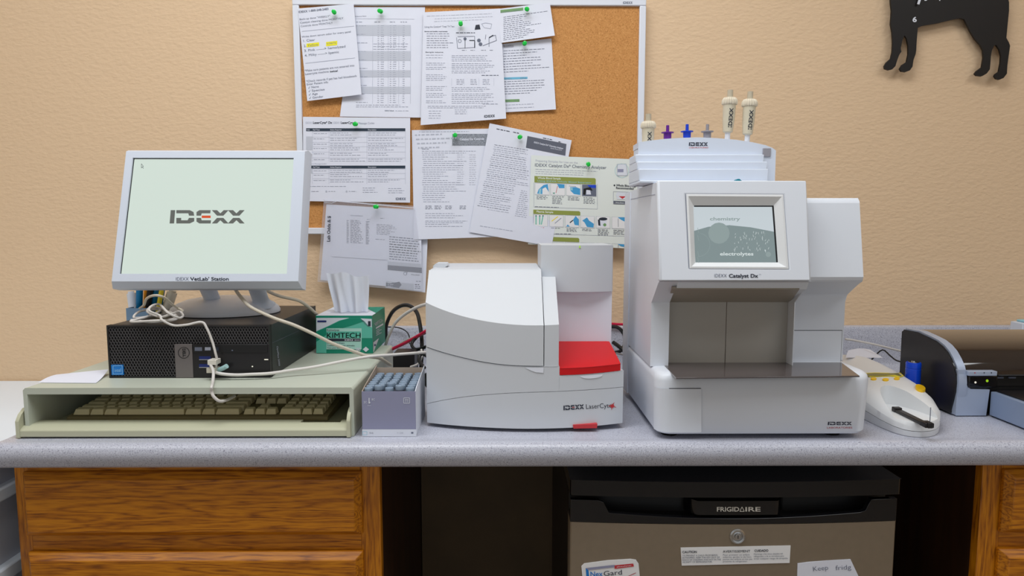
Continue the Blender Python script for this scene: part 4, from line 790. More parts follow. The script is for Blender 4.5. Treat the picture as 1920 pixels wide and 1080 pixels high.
m = MB(); m.lathe([(.0066, .0), (.0070, .001), (.0064, .068), (.0056, .072), (.0056, .074)], (0, 0, 0), 'vial_glass', 14); g1 = m.build('glass_body', vt)
m = MB(); m.lathe([(.0070, .0735), (.0072, .0742), (.0072, .0795), (.0068, .0808), (.0048, .0808), (.0044, .0798), (.001, .0798)], (0, 0, 0), 'vial_cap', 18); g2 = m.build('cap', vt)
first = True
W_ = vx1-vx0-2*th-.018
for r_ in range(8):
    for c_ in range(5):
        if first: o = vt; first = False
        else:
            o = vt.copy(); sc.collection.objects.link(o)
            for ch in (g1, g2):
                q = ch.copy(); sc.collection.objects.link(q); q.parent = o
        o.location = (vx0+th+.009+c_*W_/4+((r_*7+c_*3) % 3-1)*.0003, vy0+th+.0085+r_*(.0151), .0018+(.004 if (r_, c_) in ((0, 3), (0, 1), (1, 2)) else 0)+random.uniform(0, .001))
# ------------------------------------------------------------------ curved-front analyzer with red tray
XM = .05; BY = 1.127; XL, XR = P(800, 760, BY+.034).x, P(1166.5, 750, BY+.030).x
def fy(x): return BY+.032*((x-XM)/.195)**2+.006*((x-XM)/.195)**4
def zpx(x, y, Y=None):    # image height -> z on the curved front at world x
    return y
def front(px, py, e=.0006):   # intersect the pixel ray with the curved front
    Y = BY+.01
    for _ in range(6): p = P(px, py, Y); Y = fy(p.x)
    p = P(px, py, Y); p.y -= e; return p
def zc_(pts):      # curve through photograph points on the curved front: z as a function of x
    ps = [front(*p) for p in pts]
    def f_(x):
        if x <= ps[0].x: a, c = ps[0], ps[1]
        elif x >= ps[-1].x: a, c = ps[-2], ps[-1]
        else:
            i = max(k for k in range(len(ps)-1) if ps[k].x <= x); a, c = ps[i], ps[i+1]
        return a.z+(c.z-a.z)*(x-a.x)/(c.x-a.x)
    def g_(x):
        return sum(f_(x+k*.004) for k in range(-3, 4))/7
    return g_
seam1 = zc_([(800, 651), (830, 661), (860, 669), (900, 678), (940, 684), (980, 686.5), (1022, 687), (1060, 687)])
seam2 = zc_([(799, 757), (830, 750), (865, 744.5), (900, 740.5), (950, 737), (1000, 735), (1040, 734), (1080, 732), (1120, 729.5), (1167, 725.5)])
zlow = zc_([(799, 792), (850, 797.5), (900, 801), (985, 804), (1080, 801.5), (1167, 793)])
t = thing('hematology_analyzer', 'white curved-front blood analyzer with a bright red tray, centre of the counter', 'analyzer', (.03, 1.3, 0))
def cshell(mb, x0, x1, zl, zh, yf, m, nx=40, nz=6, back=.004):
    def fn(u, v):
        x = x0+(x1-x0)*u; z = zl(x)+(zh(x)-zl(x))*v; return Vector((x, yf(x, z), z))
    mb.shell(fn, nx, nz, m, (0, back, 0))
ZB = .010; gp = .0007; YBK = 1.43
crz = front(1000, 608).z; SLP = .95; ZTP = .276
xr_blk = P(1048, 620, fy(.08)).x; xlid = P(1020, 640, fy(.06)).x
def yup(x, z): return max(fy(x), BY+.002+(z-crz)/SLP)
# inner bodies
b = MB(); n = 40; xs = [XL+.003+(XR-XL-.006)*i/n for i in range(n+1)]
b.prism([(x, fy(x)+.003) for x in xs]+[(XR-.003, YBK), (XL+.003, YBK)], 'z', ZB+.001, .105, 'white_warm'); b.build('chassis', t)
b = MB(); cshell(b, XL, XR, lambda x: zlow(x), lambda x: seam2(x)-gp, lambda x, z: fy(x), 'white_shell', back=.01)
d = DC(b, lambda x, y: front(x, y, .0005)); d.idexx(1056.5, 769, 1095, 766.5, 8.5, 'logo_navy', 'red_dark'); d.text('LaserCyte', 1099, 766.5, 1147, 764, 9, 'ink', -.004)
for k in range(9):
    a = R(k*40-100); c_, s2 = math.cos(a), math.sin(a); q = 5+3.5*(k % 2); X_, Y_ = 1148, 761
    d.poly([(X_+c_*q, Y_+s2*q), (X_-s2*1.6, Y_+c_*1.6), (X_+s2*1.6, Y_-c_*1.6)], 'red_print')
b.build('lower_cover', t, bevel=.0006)
b = MB(); b.box(XR-.012, XR-.0005, fy(XR)+.002, YBK, ZB, .103, 'white_shell'); b.box(XL+.0005, XL+.012, fy(XL)+.002, YBK, ZB, seam1(XL)-.004, 'white_shell'); b.build('side_wall', t, bevel=.001)
rz = zc_([(1049, 703.5), (1080, 702.5), (1110, 700.5), (1140, 697.5), (1165, 694.5)])
b = MB(); cshell(b, XL, xr_blk+.001, lambda x: seam2(x)+gp, lambda x: seam1(x)-gp if x < xlid+.0005 else seam1(x)+.0, lambda x, z: fy(x), 'white_shell', 36, 4, .01)
cshell(b, xr_blk+.001, XR, lambda x: seam2(x)+gp, lambda x: rz(x)-gp, lambda x, z: fy(x), 'white_shell', 16, 3, .01); b.build('front_shell', t, bevel=.0005)
# finger notches
b = MB(); d = DC(b, lambda x, y: front(x, y, .0008)); d.poly([(985, 689), (1019, 689), (1019, 699), (1005, 698), (994, 694)], 'white_frame'); b.build('finger_notch', t); b = MB(); d = DC(b, lambda x, y: front(x, y, .0008)); d.poly([(1088, 704.5)]+[(1109+21*math.cos(R(a)), 703.5+6*math.sin(R(a))-.06*(21*math.cos(R(a)))) for a in range(170, 5, -15)]+[(1130, 701.5)], 'white_frame'); b.build('finger_notch', t)
# lid
b = MB()
def lidfn(x0, x1, zlo):
    def zh(x): return ZTP
    def fn(u, v):
        x = x0+(x1-x0)*u; z0 = zlo(x); zcr = crz+(fy(x)-BY-.002)*SLP
        if v < .45: z = z0+(zcr-z0)*v/.45; return Vector((x, fy(x), z))
        z = zcr+(ZTP-zcr)*(v-.45)/.55; return Vector((x, yup(x, z), z))
    return fn
b.shell(lidfn(XL+.0, xlid-gp, lambda x: seam1(x)+gp), 40, 20, 'white_shell', (0, .012, -.001)); ytop = BY+.002+(ZTP-crz)/SLP
b.build('sample_lid', t, ang=25)
b = MB(); ylo = P(1037, 519, ytop).z
def strip(u, v):
    f_ = lidfn(xlid+gp, xr_blk, lambda x: seam1(x)-.001); p = f_(u, v)
    if v > .45: q = (v-.45)/.55; z0 = crz+(fy(p.x)-BY-.002)*SLP; p.z = z0+(ylo-z0)*q; p.y = fy(p.x)+(ytop-fy(p.x))*q
    return p
b.shell(strip, 6, 20, 'white_shell', (0, .010, -.001))
b.prism([(fy(.08)+.007, .10), (fy(.08)+.007, crz-.006), (ytop+.004, ylo-.002), (YBK-.03, ylo-.002), (YBK-.03, .10)], 'x', xlid+.001, xr_blk, 'white_shell'); b.build('side_frame', t, ang=25)
b = MB(); b.prism([(fy(XL+.012)+.008, .10), (fy(XL+.012)+.008, crz), (ytop+.013, ZTP-.002), (YBK-.02, ZTP-.002), (YBK-.02, .10)], 'x', XL+.012, xlid-.001, 'white_shell')
b.prism([(fy(XL)+.006, seam1(XL)-.01), (fy(XL)+.006, crz+.028), (ytop+.006, ZTP-.0005), (YBK-.02, ZTP-.0005), (YBK-.02, seam1(XL)-.01)], 'x', XL+.004, XL+.012, 'white_shell')
b.box(XL+.002, xlid-.0005, ytop+.002, YBK-.01, ZTP-.006, ZTP+.001, 'white_shell'); b.build('upper_body', t, bevel=.001)
hx = P(841, 497, 1.30).x; b = MB(); b.prism([(XL+.0, ZTP-.008), (XL+.001, ZTP+.004), (XL+.006, ZTP+.0085), (hx-.004, ZTP+.0085), (hx, ZTP+.004), (hx-.005, ZTP+.0012), (XL+.008, ZTP+.0012), (XL+.006, ZTP-.008)], 'y', 1.28, 1.33, 'white_shell'); b.build('hinge_cap', t, bevel=.001)
# tower
TY = 1.252; tX0, tX1 = P(1014, 470, TY).x, P(1149.5, 470, TY).x; tZ = P(1080, 459.5, TY).z; tzb = P(1100, 546, TY).z; rb = P(1100, 640.5, TY).z
b = MB(); n = 16; pl = [(tX0+(tX1-tX0)*i/n, TY-.014*(1-((i/n-.5)*2)**2)-.001) for i in range(n+1)]+[(tX1, YBK-.05), (tX0, YBK-.05)]
b.prism(pl, 'z', tzb, tZ, 'white_shell'); p = P(1087, 462.5, TY-.0155); b.build('tower_hood', t, bevel=.0016, ang=30)
b = MB(); b.prism([(p.x-.0015, p.z-.002), (p.x+.0015, p.z-.002), (p.x+.0002, p.z+.003)], 'y', TY-.0165, TY-.0135, 'led_green'); b.build('status_light', t)
b = MB(); b.box(tX0+.001, tX1-.0005, TY+.001, YBK-.055, .10, tzb+.003, 'white_frame'); b.build('tower_back', t, bevel=.001)
# red tray
b = MB(); rx0, rx1 = xr_blk+.0015, XR-.006; zf = lambda x: rz(x)+gp
def redtop(u, v):
    x = rx0+(rx1-rx0)*u; y = fy(x)+.0005+(TY-fy(x))*v; zt_ = zf(x)+.0115; k = v
    z = zt_+(rb-zt_)*(k**.9); x2 = x-(.004*k if u > .5 else 0)*u; return Vector((x2, y, z))
n = 20; vs = []; 
for i in range(n+1):
    x = rx0+(rx1-rx0)*i/n; vs += [(x, fy(x)+.0002, zf(x)), (x, fy(x)+.0002, zf(x)+.0115)]
b.shell(redtop, 20, 8, 'red', (0, 0, -.006)); b.shell(lambda u, v: Vector((rx0+(rx1-rx0)*u, fy(rx0+(rx1-rx0)*u)+.0002, zf(rx0+(rx1-rx0)*u)+.0113*v)), 20, 2, 'red', (0, .006, 0))
b.prism([(fy(rx1)+.003, .1), (fy(rx1)+.003, zf(rx1)+.008), (TY, rb-.005), (TY, .1)], 'x', rx0+.001, rx1-.004, 'red'); b.build('red_tray', t, bevel=.0006)
b = MB(); xa, xb_ = front(1075, 798).x, front(1118, 798).x; z1 = front(1096, 794).z
zq = front(1096, 802).z; b.prism([(xa, zq), (xa-.001, z1-.001), (xb_+.001, z1+.0005), (xb_, zq+.0008)], 'y', fy(xa)-.0025, fy(xa)+.008, 'red_print'); b.build('red_latch', t, bevel=.0006)
for x, y in ((.064, 1.165), (-.11, 1.22), (.17, 1.22), (-.11, 1.4), (.17, 1.4)):
    b = MB(); b.lathe([(.013, .0003), (.014, .003), (.014, ZB+.002)], (x, y, 0), 'black', 18); b.build('foot', t)

# ------------------------------------------------------------------ chemistry analyzer
t = thing('chemistry_analyzer', 'large white chemistry analyzer with a small touchscreen and grey open bay, right of centre', 'analyzer', (.42, 1.25, 0))
AX0, AX1 = .249, .609; AMX = .4985; YP = 1.142; AB = 1.405; ZBs = .113
YH0 = 1.082; ZH0 = P(1380, 530, YH0).z; YH1 = 1.112; ZH1 = P(1380, 341.5, YH1).z; zp = P(1380, 567, YP).z
# base with rounded corners and edge
def rrect(x0, x1, y0, y1, r, n=6, back=False):
    pts = []
    for cxx, cyy, a0 in ((x0+r, y0+r, 180), (x1-r, y0+r, 270)):
        pts += [(cxx+r*math.cos(R(a0+90*i/n)), cyy+r*math.sin(R(a0+90*i/n))) for i in range(n+1)]
    return pts+[(x1, y1), (x0, y1)]
YBf = 1.086
b = MB(); lay_ = [(.009, .004), (.014, .0), (.100, -.0), (.108, .002), (.1125, .007), (.1135, .012)]
rings = [rrect(AX0-.002+i_+.004*(1-z/.113)*.8, AX1+.002-i_-.006*(1-z/.113), YBf+i_, 1.40, .022) for z, i_ in lay_]; n = len(rings[0])
b.add([(x, y, lay_[k][0]) for k, rg in enumerate(rings) for x, y in rg], [(k*n+i, k*n+(i+1) % n, (k+1)*n+(i+1) % n, (k+1)*n+i) for k in range(len(rings)-1) for i in range(n)]+[tuple(range(n))[::-1], tuple(range((len(rings)-1)*n, len(rings)*n))], 'white')
fb = lambda x, y, e=.0004: P(x, y, YBf-e)
d = DC(b, fb); d.idexx(1552, 797, 1597, 797, 6, 'logo_navy'); d.idexx(1552, 800, 1598, 800, 8.6, 'logo_navy') if 0 else None
d.text('LABORATORIES', 1551, 803.5, 1598, 803.5, 3.2, 'red_dark'); b.build('base', t, ang=40)
b = MB(); zd = P(1240, 729, YBf-.001).z; xd = P(1313, 760, YBf).x
rg = [(x, y) for x, y in rrect(AX0-.001, AX1, YBf-.0015, 1.40, .022) if x < xd and y < 1.2]; out = rg+[(xd, YBf-.0015)]
b.add([(x-(.0012 if y > YBf+.001 else 0)+.003*(1-z/.113), y, z) for z in (.013, zd) for x, y in out], [(i, i+1, len(out)+i+1, len(out)+i) for i in range(len(out)-1)], 'white')
for q in ((xd, xd+.0008, YBf-.0009, YBf-.0002, .013, zd), (AX0+.02, xd, YBf-.0009, YBf-.0002, zd, zd+.0009)): b.box(*q, 'shadow_gap')
b.build('supply_door', t, ang=40)
b = MB(); gpz = ZBs+.0012; gq = [PZ(x, y, gpz) for x, y in ((1268, 708), (1612, 704.5), (1589, 684), (1247, 686))]; gq[2].y = gq[3].y = 1.168
b.hexa([p+Vector((0, 0, -.0025)) for p in gq], gq, 'glass_tray'); b.build('sample_tray', t, bevel=.0006)
# main head: side profile extruded, with bay
xw0, xw1 = P(1249, 600, 1.165).x, P(1478, 600, 1.165).x; YC = 1.168
side = [(YP, ZBs), (YP, zp), (YH0+.010, ZH0-.001), (YH0+.002, ZH0+.002), (YH0, ZH0+.007), (YH1-.0015, ZH1-.006), (YH1+.003, ZH1), (AB, ZH1-.004), (AB, ZBs)]
b = MB()
def wallp(x0, x1): b.prism(side, 'x', x0, x1, 'white')
AHX = P(1522, 520, YH0).x
zi0 = P(1380, 542.5, YH0+.016).z; zcl = P(1380, 567, YC).z
side = side[:4]+[(YH0+.0125, ZH0+.0025)]+[(a+(.011 if a < 1.3 else 0), z_) for a, z_ in side[4:]]; wallp(AX0, xw0-.0); wallp(xw1+.0, AMX)
up_ = [(YH0+.016, zi0), (YH0+.010, ZH0-.001), (YH0+.002, ZH0+.002), (YH0+.0125, ZH0+.0025), (YH0+.0125, ZH0+.007), (YH1+.0125, ZH1-.006), (YH1+.0145, ZH1), (AB, ZH1-.004), (AB, zcl+.002), (YC, zcl+.002)]
b.prism(up_, 'x', xw0, xw1, 'white'); b.build('main_body', t, ang=30)
hv = Vector((0, YH1-YH0, ZH1-ZH0-.013)).normalized(); hn = Vector((0, -hv.z, hv.y)); hp = Vector((0, YH0, ZH0+.007))
def H(x, y, e=0): return PN(x, y, hp, hn)+hn*e
# head face plate: rounded-corner slab, wider at the right than the pillar
q = [H(1236, 343), H(1509, 343), H(1524, 531), H(1240, 531)]
b = MB(); xl, xr_ = AX0-.0012, (q[1].x+q[2].x)/2; h0 = 0; h1 = (q[0]-hp).dot(hv)+.004; r_ = .007
pl = [(xl+r_, -.004), (xr_-r_, -.004), (xr_-r_*.3, -.004+r_*.3), (xr_, r_-.004), (xr_, h1-r_), (xr_-r_*.3, h1-r_*.3), (xr_-r_, h1), (xl+r_*.4, h1), (xl, h1-r_*.4), (xl, r_-.004), (xl+r_*.3, -.004+r_*.3)]
def hq(x, v, e): return Vector((x, hp.y, hp.z))+hv*v+hn*e
O4 = [(xl, h1), (xr_, h1), (xr_, -.004), (xl, -.004)]
hole = []
for x, y in ((1286, 364), (1468, 365), (1478, 504.5), (1292.5, 503.5)):
    p = H(x, y, .0012); hole.append((p.x, (p-hp).dot(hv)))
fr4 = [hq(x, v, .0012) for x, v in O4]; ho4 = [hq(x, v, .0012) for x, v in hole]; bk4 = [hq(x, v, -.0095) for x, v in O4]; hb4 = [hq(x, v, -.0095) for x, v in hole]
b.add(fr4+ho4+hb4+bk4, [(i, (i+1) % 4, 4+(i+1) % 4, 4+i) for i in range(4)]+[(4+i, 4+(i+1) % 4, 8+(i+1) % 4, 8+i) for i in range(4)]+[(8+i, 8+(i+1) % 4, 12+(i+1) % 4, 12+i) for i in range(4)]+[(12+i, 12+(i+1) % 4, (i+1) % 4, i) for i in range(4)], 'white')
b.build('head_panel', t, bevel=.003, seg=3)
# infill to the right of pillar under the head
# screen bezel: raised frame with slopes into the recess
b = MB(); e_ = .0016
A4 = [H(x, y, .0014) for x, y in ((1286, 364), (1468, 365), (1478, 504.5), (1292.5, 503.5))]
B4 = [H(x, y, .0018) for x, y in ((1290, 368), (1465, 369), (1474, 501), (1296, 500))]
C4 = [H(x, y, -.006) for x, y in ((1302, 384), (1453, 384), (1461, 491), (1306, 491))]
b.add(A4+B4+C4, [(i, (i+1) % 4, 4+(i+1) % 4, 4+i) for i in range(4)]+[(4+i, 4+(i+1) % 4, 8+(i+1) % 4, 8+i) for i in range(4)], 'white_warm')
for i in range(4):
    a, c_ = A4[i], A4[(i+1) % 4]; ctr = sum(A4, Vector())/4; oa, oc_ = a+(a-ctr).normalized()*.0008, c_+(c_-ctr).normalized()*.0008; b.add([a-hn*.0002, c_-hn*.0002, oc_-hn*.0002, oa-hn*.0002], [(0, 1, 2, 3)], 'ink_soft')
b.build('screen_bezel', t, smooth=False)
b = MB(); S4 = [p+hn*.0002 for p in C4]; b.hexa([p-hn*.002 for p in S4], S4, 'screen_glare')  # pale glowing base paints a reflection across the screen top, above the displayed hill
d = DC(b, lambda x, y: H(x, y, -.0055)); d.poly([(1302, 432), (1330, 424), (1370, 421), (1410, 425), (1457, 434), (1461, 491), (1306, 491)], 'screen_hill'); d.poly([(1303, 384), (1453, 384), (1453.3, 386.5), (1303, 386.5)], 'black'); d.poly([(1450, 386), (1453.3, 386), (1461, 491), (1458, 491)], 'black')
hh_ = lambda x: 430-10*math.exp(-((x-1370)/70)**2)
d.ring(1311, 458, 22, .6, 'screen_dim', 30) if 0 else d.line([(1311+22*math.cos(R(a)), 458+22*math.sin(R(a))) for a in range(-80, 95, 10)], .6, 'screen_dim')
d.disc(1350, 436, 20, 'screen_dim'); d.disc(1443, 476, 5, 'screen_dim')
random.seed(3)
for i in range(70):
    x = random.uniform(1378, 1446); y = random.uniform(432, 468); d.line([(x, y), (x+random.uniform(-2, 2), y+random.uniform(2, 5))], .6, 'screen_lite' if i % 3 else 'screen_dim')
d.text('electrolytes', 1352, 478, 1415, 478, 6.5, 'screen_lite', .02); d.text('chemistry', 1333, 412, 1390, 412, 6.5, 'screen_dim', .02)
for yy in (426, 440, 470, 482): d.line([(1310, yy), (1312, yy+10)], .8, 'screen_dim')
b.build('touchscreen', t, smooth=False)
b = MB(); d = DC(b, lambda x, y: H(x, y, .0018)); d.text('IDEXX', 1339, 520, 1362, 520, 6.5, 'ink_mid', -.004); d.text('Catalyst Dx', 1366, 520.5, 1421, 520.5, 6.8, 'ink', .025); d.text('TM', 1422, 516, 1426, 516, 2, 'ink_mid'); b.build('lettering', t)
# bay
b = MB(); xm = P(1361, 620, YC).x; b.box(xw0, xm-.0005, YC-.0005, YC+.006, ZBs-.002, zcl+.004, 'grey_panel'); b.build('bay_door', t, bevel=.0004)
b = MB(); b.box(xm+.0005, xw1, YC-.0005, YC+.006, ZBs-.002, zcl+.004, 'grey_panel'); b.build('bay_door', t, bevel=.0004)
b = MB(); c0 = [P(1260, 542, YH0+.014), P(1499, 542.5, YH0+.014), P(1482, 566.5, YC-.0008), P(1250, 566.5, YC-.0008)]; c0[1].x = min(c0[1].x, AMX+.02)
b.hexa([p+Vector((0, 0, .0)) for p in c0], [p+Vector((0, .002, .004)) for p in c0], 'grey_panel2'); b.build('bay_ceiling', t)
b = MB()
# right module
Ym0 = 1.125; Zm0 = P(1570, 526, Ym0).z; Ym1 = 1.152; Zm1 = P(1560, 371, Ym1).z; Ymp = 1.182; Zmp = P(1560, 556, Ymp).z; mx0 = AMX+.0012
mr = P(1619, 520, Ym0).x; mrb = P(1594, 620, Ymp).x
prof = [(Ymp, ZBs), (Ymp, Zmp-.01), (Ymp-.006, Zmp+.004), (Ym0+.012, Zm0-.006), (Ym0+.003, Zm0-.002), (Ym0, Zm0+.006), (Ym1-.002, Zm1-.006), (Ym1+.004, Zm1), (AB-.01, Zm1-.003), (AB-.01, ZBs)]
b.prism(prof, 'x', mx0, mr, 'white'); b.build('side_module', t, bevel=.003, ang=30)
b = MB(); x_ = P(1577, 640, Ymp).x; zt_ = P(1540, 620, Ymp).z
b.box(mx0, x_, Ymp-.0014, Ymp, ZBs+.0005, zt_, 'white'); b.box(mx0, x_+.001, Ymp-.0006, Ymp+.0004, zt_, zt_+.0009, 'shadow_gap'); b.box(x_, x_+.0009, Ymp-.0006, Ymp+.0004, ZBs, zt_, 'shadow_gap'); b.build('module_drawer', t)
for x, y in ((AX0+.03, 1.12), (AX1-.05, 1.12), (AX0+.03, 1.36), (AX1-.03, 1.36)):
    b = MB(); b.lathe([(.014, .0003), (.015, .003), (.015, .0125)], (x, y, 0), 'black', 18); b.build('foot', t)
# side panel line
b = MB(); xg = AX0-.0006; b.box(xg, AX0+.001, 1.13, AB-.005, ZH1-.02, ZH1-.019, 'ink_soft'); b.box(AX0-.0016, AX0+.001, 1.35, AB+.004, .012, ZH1-.006, 'white_frame'); b.build('side_trim', t)

# ------------------------------------------------------------------ stepped tip rack on top of it
RY = 1.165; RZ = ZH1+.0005-.0
def rx(px, y_=300, Y=RY): return P(px, y_, Y).x
t = thing('tip_rack', 'white stepped rack with arched top standing on the chemistry analyzer', 'rack', (P(1325, 340, 1.2).x, 1.2, RZ))
steps = [(1.150, 341, 326.5), (1.166, 326.5, 316.5), (1.182, 316.5, 303), (1.198, 303, 289.5)]
b = MB(); XA, XB = P(1193, 300, 1.18).x, P(1440, 300, 1.18).x; zprev = RZ
for i, (Y, ya, yb) in enumerate(steps):
    z1 = P(1320, yb if i else 328, Y).z; x1_ = XB-(.010 if i < 1 else .004 if i == 1 else 0)
    if i == 0: z1 = RZ+.005
    b.box(XA+.002, x1_, Y, 1.26, zprev, z1, 'white_cool'); zprev = z1
b.build('steps', t, bevel=.0014)
YA = 1.212; arc = [(1197, 267), (1215, 264), (1245, 260.5), (1275, 258.5), (1310, 257.5), (1345, 259), (1380, 262), (1410, 266.5), (1435, 272), (1448, 277), (1455, 282)]
pa_ = [P(x, y, YA) for x, y in arc]
b = MB(); pol = [(p.x, p.z) for p in pa_]+[(pa_[-1].x, RZ), (pa_[0].x, RZ)]
b.prism(pol, 'y', YA, YA+.004, 'white_cool')
ptop = [(p.x, p.z) for p in pa_]; lo = [(p.x, p.z-.01) for p in pa_][::-1]; b.prism(ptop+lo, 'y', YA+.004, YA+.05, 'white_cool'); b.box(pa_[0].x, pa_[-1].x, YA+.046, YA+.05, RZ, pa_[-1].z-.01, 'white_cool')
b.box(pa_[0].x+.0005, pa_[0].x+.004, YA+.0045, YA+.0455, RZ, pa_[0].z-.011, 'white_cool'); b.box(pa_[-1].x-.004, pa_[-1].x-.0005, YA+.0045, YA+.0455, RZ, pa_[-1].z-.011, 'white_cool')
d = DC(b, lambda x, y: P(x, y, YA-.0004)); d.idexx(1291.5, 273.5, 1327, 273.5, 6.5, 'logo_navy'); d.text('LABORATORIES', 1292, 278, 1328, 278, 2.6, 'red_print'); b.build('arched_back', t, bevel=.001)
b = MB(); xa, xb_ = P(1430, 280, YA).x, P(1445, 280, YA).x; b.box(xa, xb_, YA-.002, YA+.001, P(1437, 294, YA).z, P(1437, 278, YA).z, 'plug_grey'); b.build('grey_clip', t, bevel=.0008)
def deckz(px, Y): 
    x = P(px, 260, YA).x; i = max(k for k in range(len(pa_)-1) if pa_[k].x <= x or k == 0); a, c_ = pa_[i], pa_[i+1]; return a.z+(c_.z-a.z)*(x-a.x)/(c_.x-a.x)
def plug(px, m, lab):
    Y = YA+.022; s_ = (Y/YA); x = P(px, 255, Y).x; z = deckz(px, Y)+.0003; b = MB(); k = Y/F
    b.lathe([(.0055, 0), (.0068, .001), (.0070, .0105), (.0072, .012), (.0112, .0125), (.0112, .014), (.006, .0145), (.0029, .0155), (.0028, .026), (.0022, .0265)], (x, Y, z), m, 20)
    tag(b.build('syringe_plug', at=(x, Y, z)), lab, 'plug', 'coloured plugs in the tip rack')
plug(1251.5, 'purple', 'purple flanged plug standing in the white tip rack'); plug(1288, 'blue', 'blue flanged plug standing in the white tip rack'); plug(1326, 'plug_grey', 'grey flanged plug standing in the white tip rack')
def tube(pb, pt, lab, nm='whole_blood_tube', ln=.083, txt='IDEXX', low=0):
    Y = YA+.024; bot = P(pb[0], pb[1], Y); top_ = P(pt[0], pt[1], Y); z = deckz(pb[0], Y)+.0005-low; bot = Vector((bot.x, Y, z)); ax = (top_-bot); L = ax.length; ax.normalize()
    r = thing(nm, lab, 'tube', bot, 'beige tubes in the tip rack'); c = bot
    b = MB(); b.lathe([(.0042, 0), (.0048, .001), (.0046, L*.19)], c, 'tube_white', 18, ax); b.build('nozzle', r)
    b = MB(); b.lathe([(.006, L*.15), (.0088, L*.17), (.0106, L*.40), (.0114, L*.72)], c, 'beige_tube', 24, ax)
    uu = Vector((1, 0, 0)); uu = (uu-ax*uu.dot(ax)).normalized()
    def fn(x, y):
        v = (x)/100; rr = .0088+(.0114-.0088)*v*1.1; th_ = -(y)/rr; n_ = Vector((0, -1, 0)); n_ = (n_-ax*n_.dot(ax)).normalized(); return c+ax*L*(.25+.42*v)+(n_*math.cos(th_)-uu*math.sin(th_))*(rr+.0012)
    DC(b, fn).idexx(0, .004, 88, .004, .0001, 'ink') if 0 else None
    vs, fs = glyphs(txt, .02); b.add([fn(a*90, .0035-bb*.0065) for a, bb in vs], fs, 'ink'); b.build('barrel', r)
    b = MB(); b.lathe([(.0105, L*.70), (.0135, L*.715), (.0142, L*.74), (.0138, L*.80), (.011, L*.845), (.006, L*.855)], c, 'beige_tip', 80, ax, sq=lambda j: 1 if j % 4 < 2 else .90); b.build('ribbed_collar', r, ang=20)
    b = MB(); b.lathe([(.0052, L*.85), (.005, L*1.0), (.0035, L*1.002)], c, 'tube_clear', 18, ax); b.build('stem', r)
tube((1363.5, 262), (1369.5, 169), 'beige tube with ribbed collar, left of the tall pair in the tip rack')
tube((1400.5, 266), (1407, 172), 'beige tube with ribbed collar, right of the tall pair in the tip rack')
tube((1214, 306), (1216, 214), 'beige tube with ribbed collar sunk low at the left end of the tip rack', low=.037)
b = MB(); q = P(1383, 342, 1.135); b.prism([(q.x-.009, ZH1+.0005), (q.x+.009, ZH1+.0005), (q.x+.0015, q.z+.0055), (q.x-.0015, q.z+.0055)], 'y', 1.13, 1.142, 'teal_thing'); tag(b.build('teal_cap', at=(q.x, 1.135, ZH1)), 'small teal cap peeking over the front of the chemistry analyzer top', 'cap')

# ------------------------------------------------------------------ strip reader (white with yellow buttons)
t = thing('test_reader', 'rounded white test reader with yellow buttons between the white analyzer and the printer', 'test reader', (.72, 1.25, 0))
RD = [(1.094, .699, .701, .026), (1.097, .686, .717, .029), (1.104, .676, .731, .032), (1.12, .667, .748, .0365), (1.15, .661, .768, .045), (1.19, .658, .783, .056), (1.24, .656, .792, .066), (1.30, .656, .796, .073), (1.36, .658, .796, .078), (1.40, .662, .793, .080), (1.415, .672, .785, .079)]
def rd(y):
    y = min(max(y, RD[0][0]), RD[-1][0])
    for a, c_ in zip(RD, RD[1:]):
        if y <= c_[0]: k = (y-a[0])/(c_[0]-a[0]); return [a[i]+(c_[i]-a[i])*k for i in (1, 2, 3)]
def rz_(x, y):
    l, r_, h = rd(y); a = abs((x-(l+r_)/2)/((r_-l)/2)); a = min(a, 1); return h*(1-.10*a**2-.28*a**6)
b = MB(); nu, nv = 40, 70; W = nu+1; ys = [1.094+.321*(1.5*(j/nv)**1.9-.5*(j/nv)**3.2) for j in range(nv+1)]; ys[-1] = 1.415
def grid(zf, xs_=1):
    o_ = []
    for y in ys:
        l, r_, h = rd(y); m_, hw_ = (l+r_)/2, (r_-l)/2*xs_
        for i in range(W): a = math.sin((i/nu-.5)*math.pi); x = m_+hw_*a; o_.append((x, y, zf(x, y, m_)))
    return o_
fs = [(j*W+i, j*W+i+1, (j+1)*W+i+1, (j+1)*W+i) for j in range(nv) for i in range(nu)]
rim = [i for i in range(W)]+[j*W+nu for j in range(1, nv+1)]+[nv*W+i for i in range(nu-1, -1, -1)]+[j*W for j in range(nv-1, 0, -1)]
def solid(top_, bot_, m_, bb):
    K = len(top_); bb.add(top_+bot_, fs+[tuple(K+a for a in f[::-1]) for f in fs]+[(rim[(i+1) % len(rim)], rim[i], K+rim[i], K+rim[(i+1) % len(rim)]) for i in range(len(rim))], m_)
seamz = lambda y: .0105+.026*max(0, (y-1.10))/.3
solid(grid(lambda x, y, m_: rz_(x, y)), grid(lambda x, y, m_: seamz(y)+.0004), 'reader_white', b); shell_o = b.build('top_shell', t, ang=40)
cb = MB(); n = 72; vs = []
for k, z in ((.955, .0262), (1.0, .062), (1.03, .13)): vs += [(.7055+.0385*k*math.cos(2*math.pi*i/n), 1.098+.117*k*math.sin(2*math.pi*i/n), z) for i in range(n)]
cb.add(vs, [(k*n+i, k*n+(i+1) % n, (k+1)*n+(i+1) % n, (k+1)*n+i) for k in range(2) for i in range(n)]+[tuple(range(n))[::-1], tuple(range(2*n, 3*n))], 'reader_white'); cut = cb.build('cutter', at=(0, 0, 0))
import bmesh
def recalc(o):
    bm = bmesh.new(); bm.from_mesh(o.data); bmesh.ops.remove_doubles(bm, verts=bm.verts, dist=1e-6); bmesh.ops.recalc_face_normals(bm, faces=bm.faces); bm.to_mesh(o.data); bm.free()
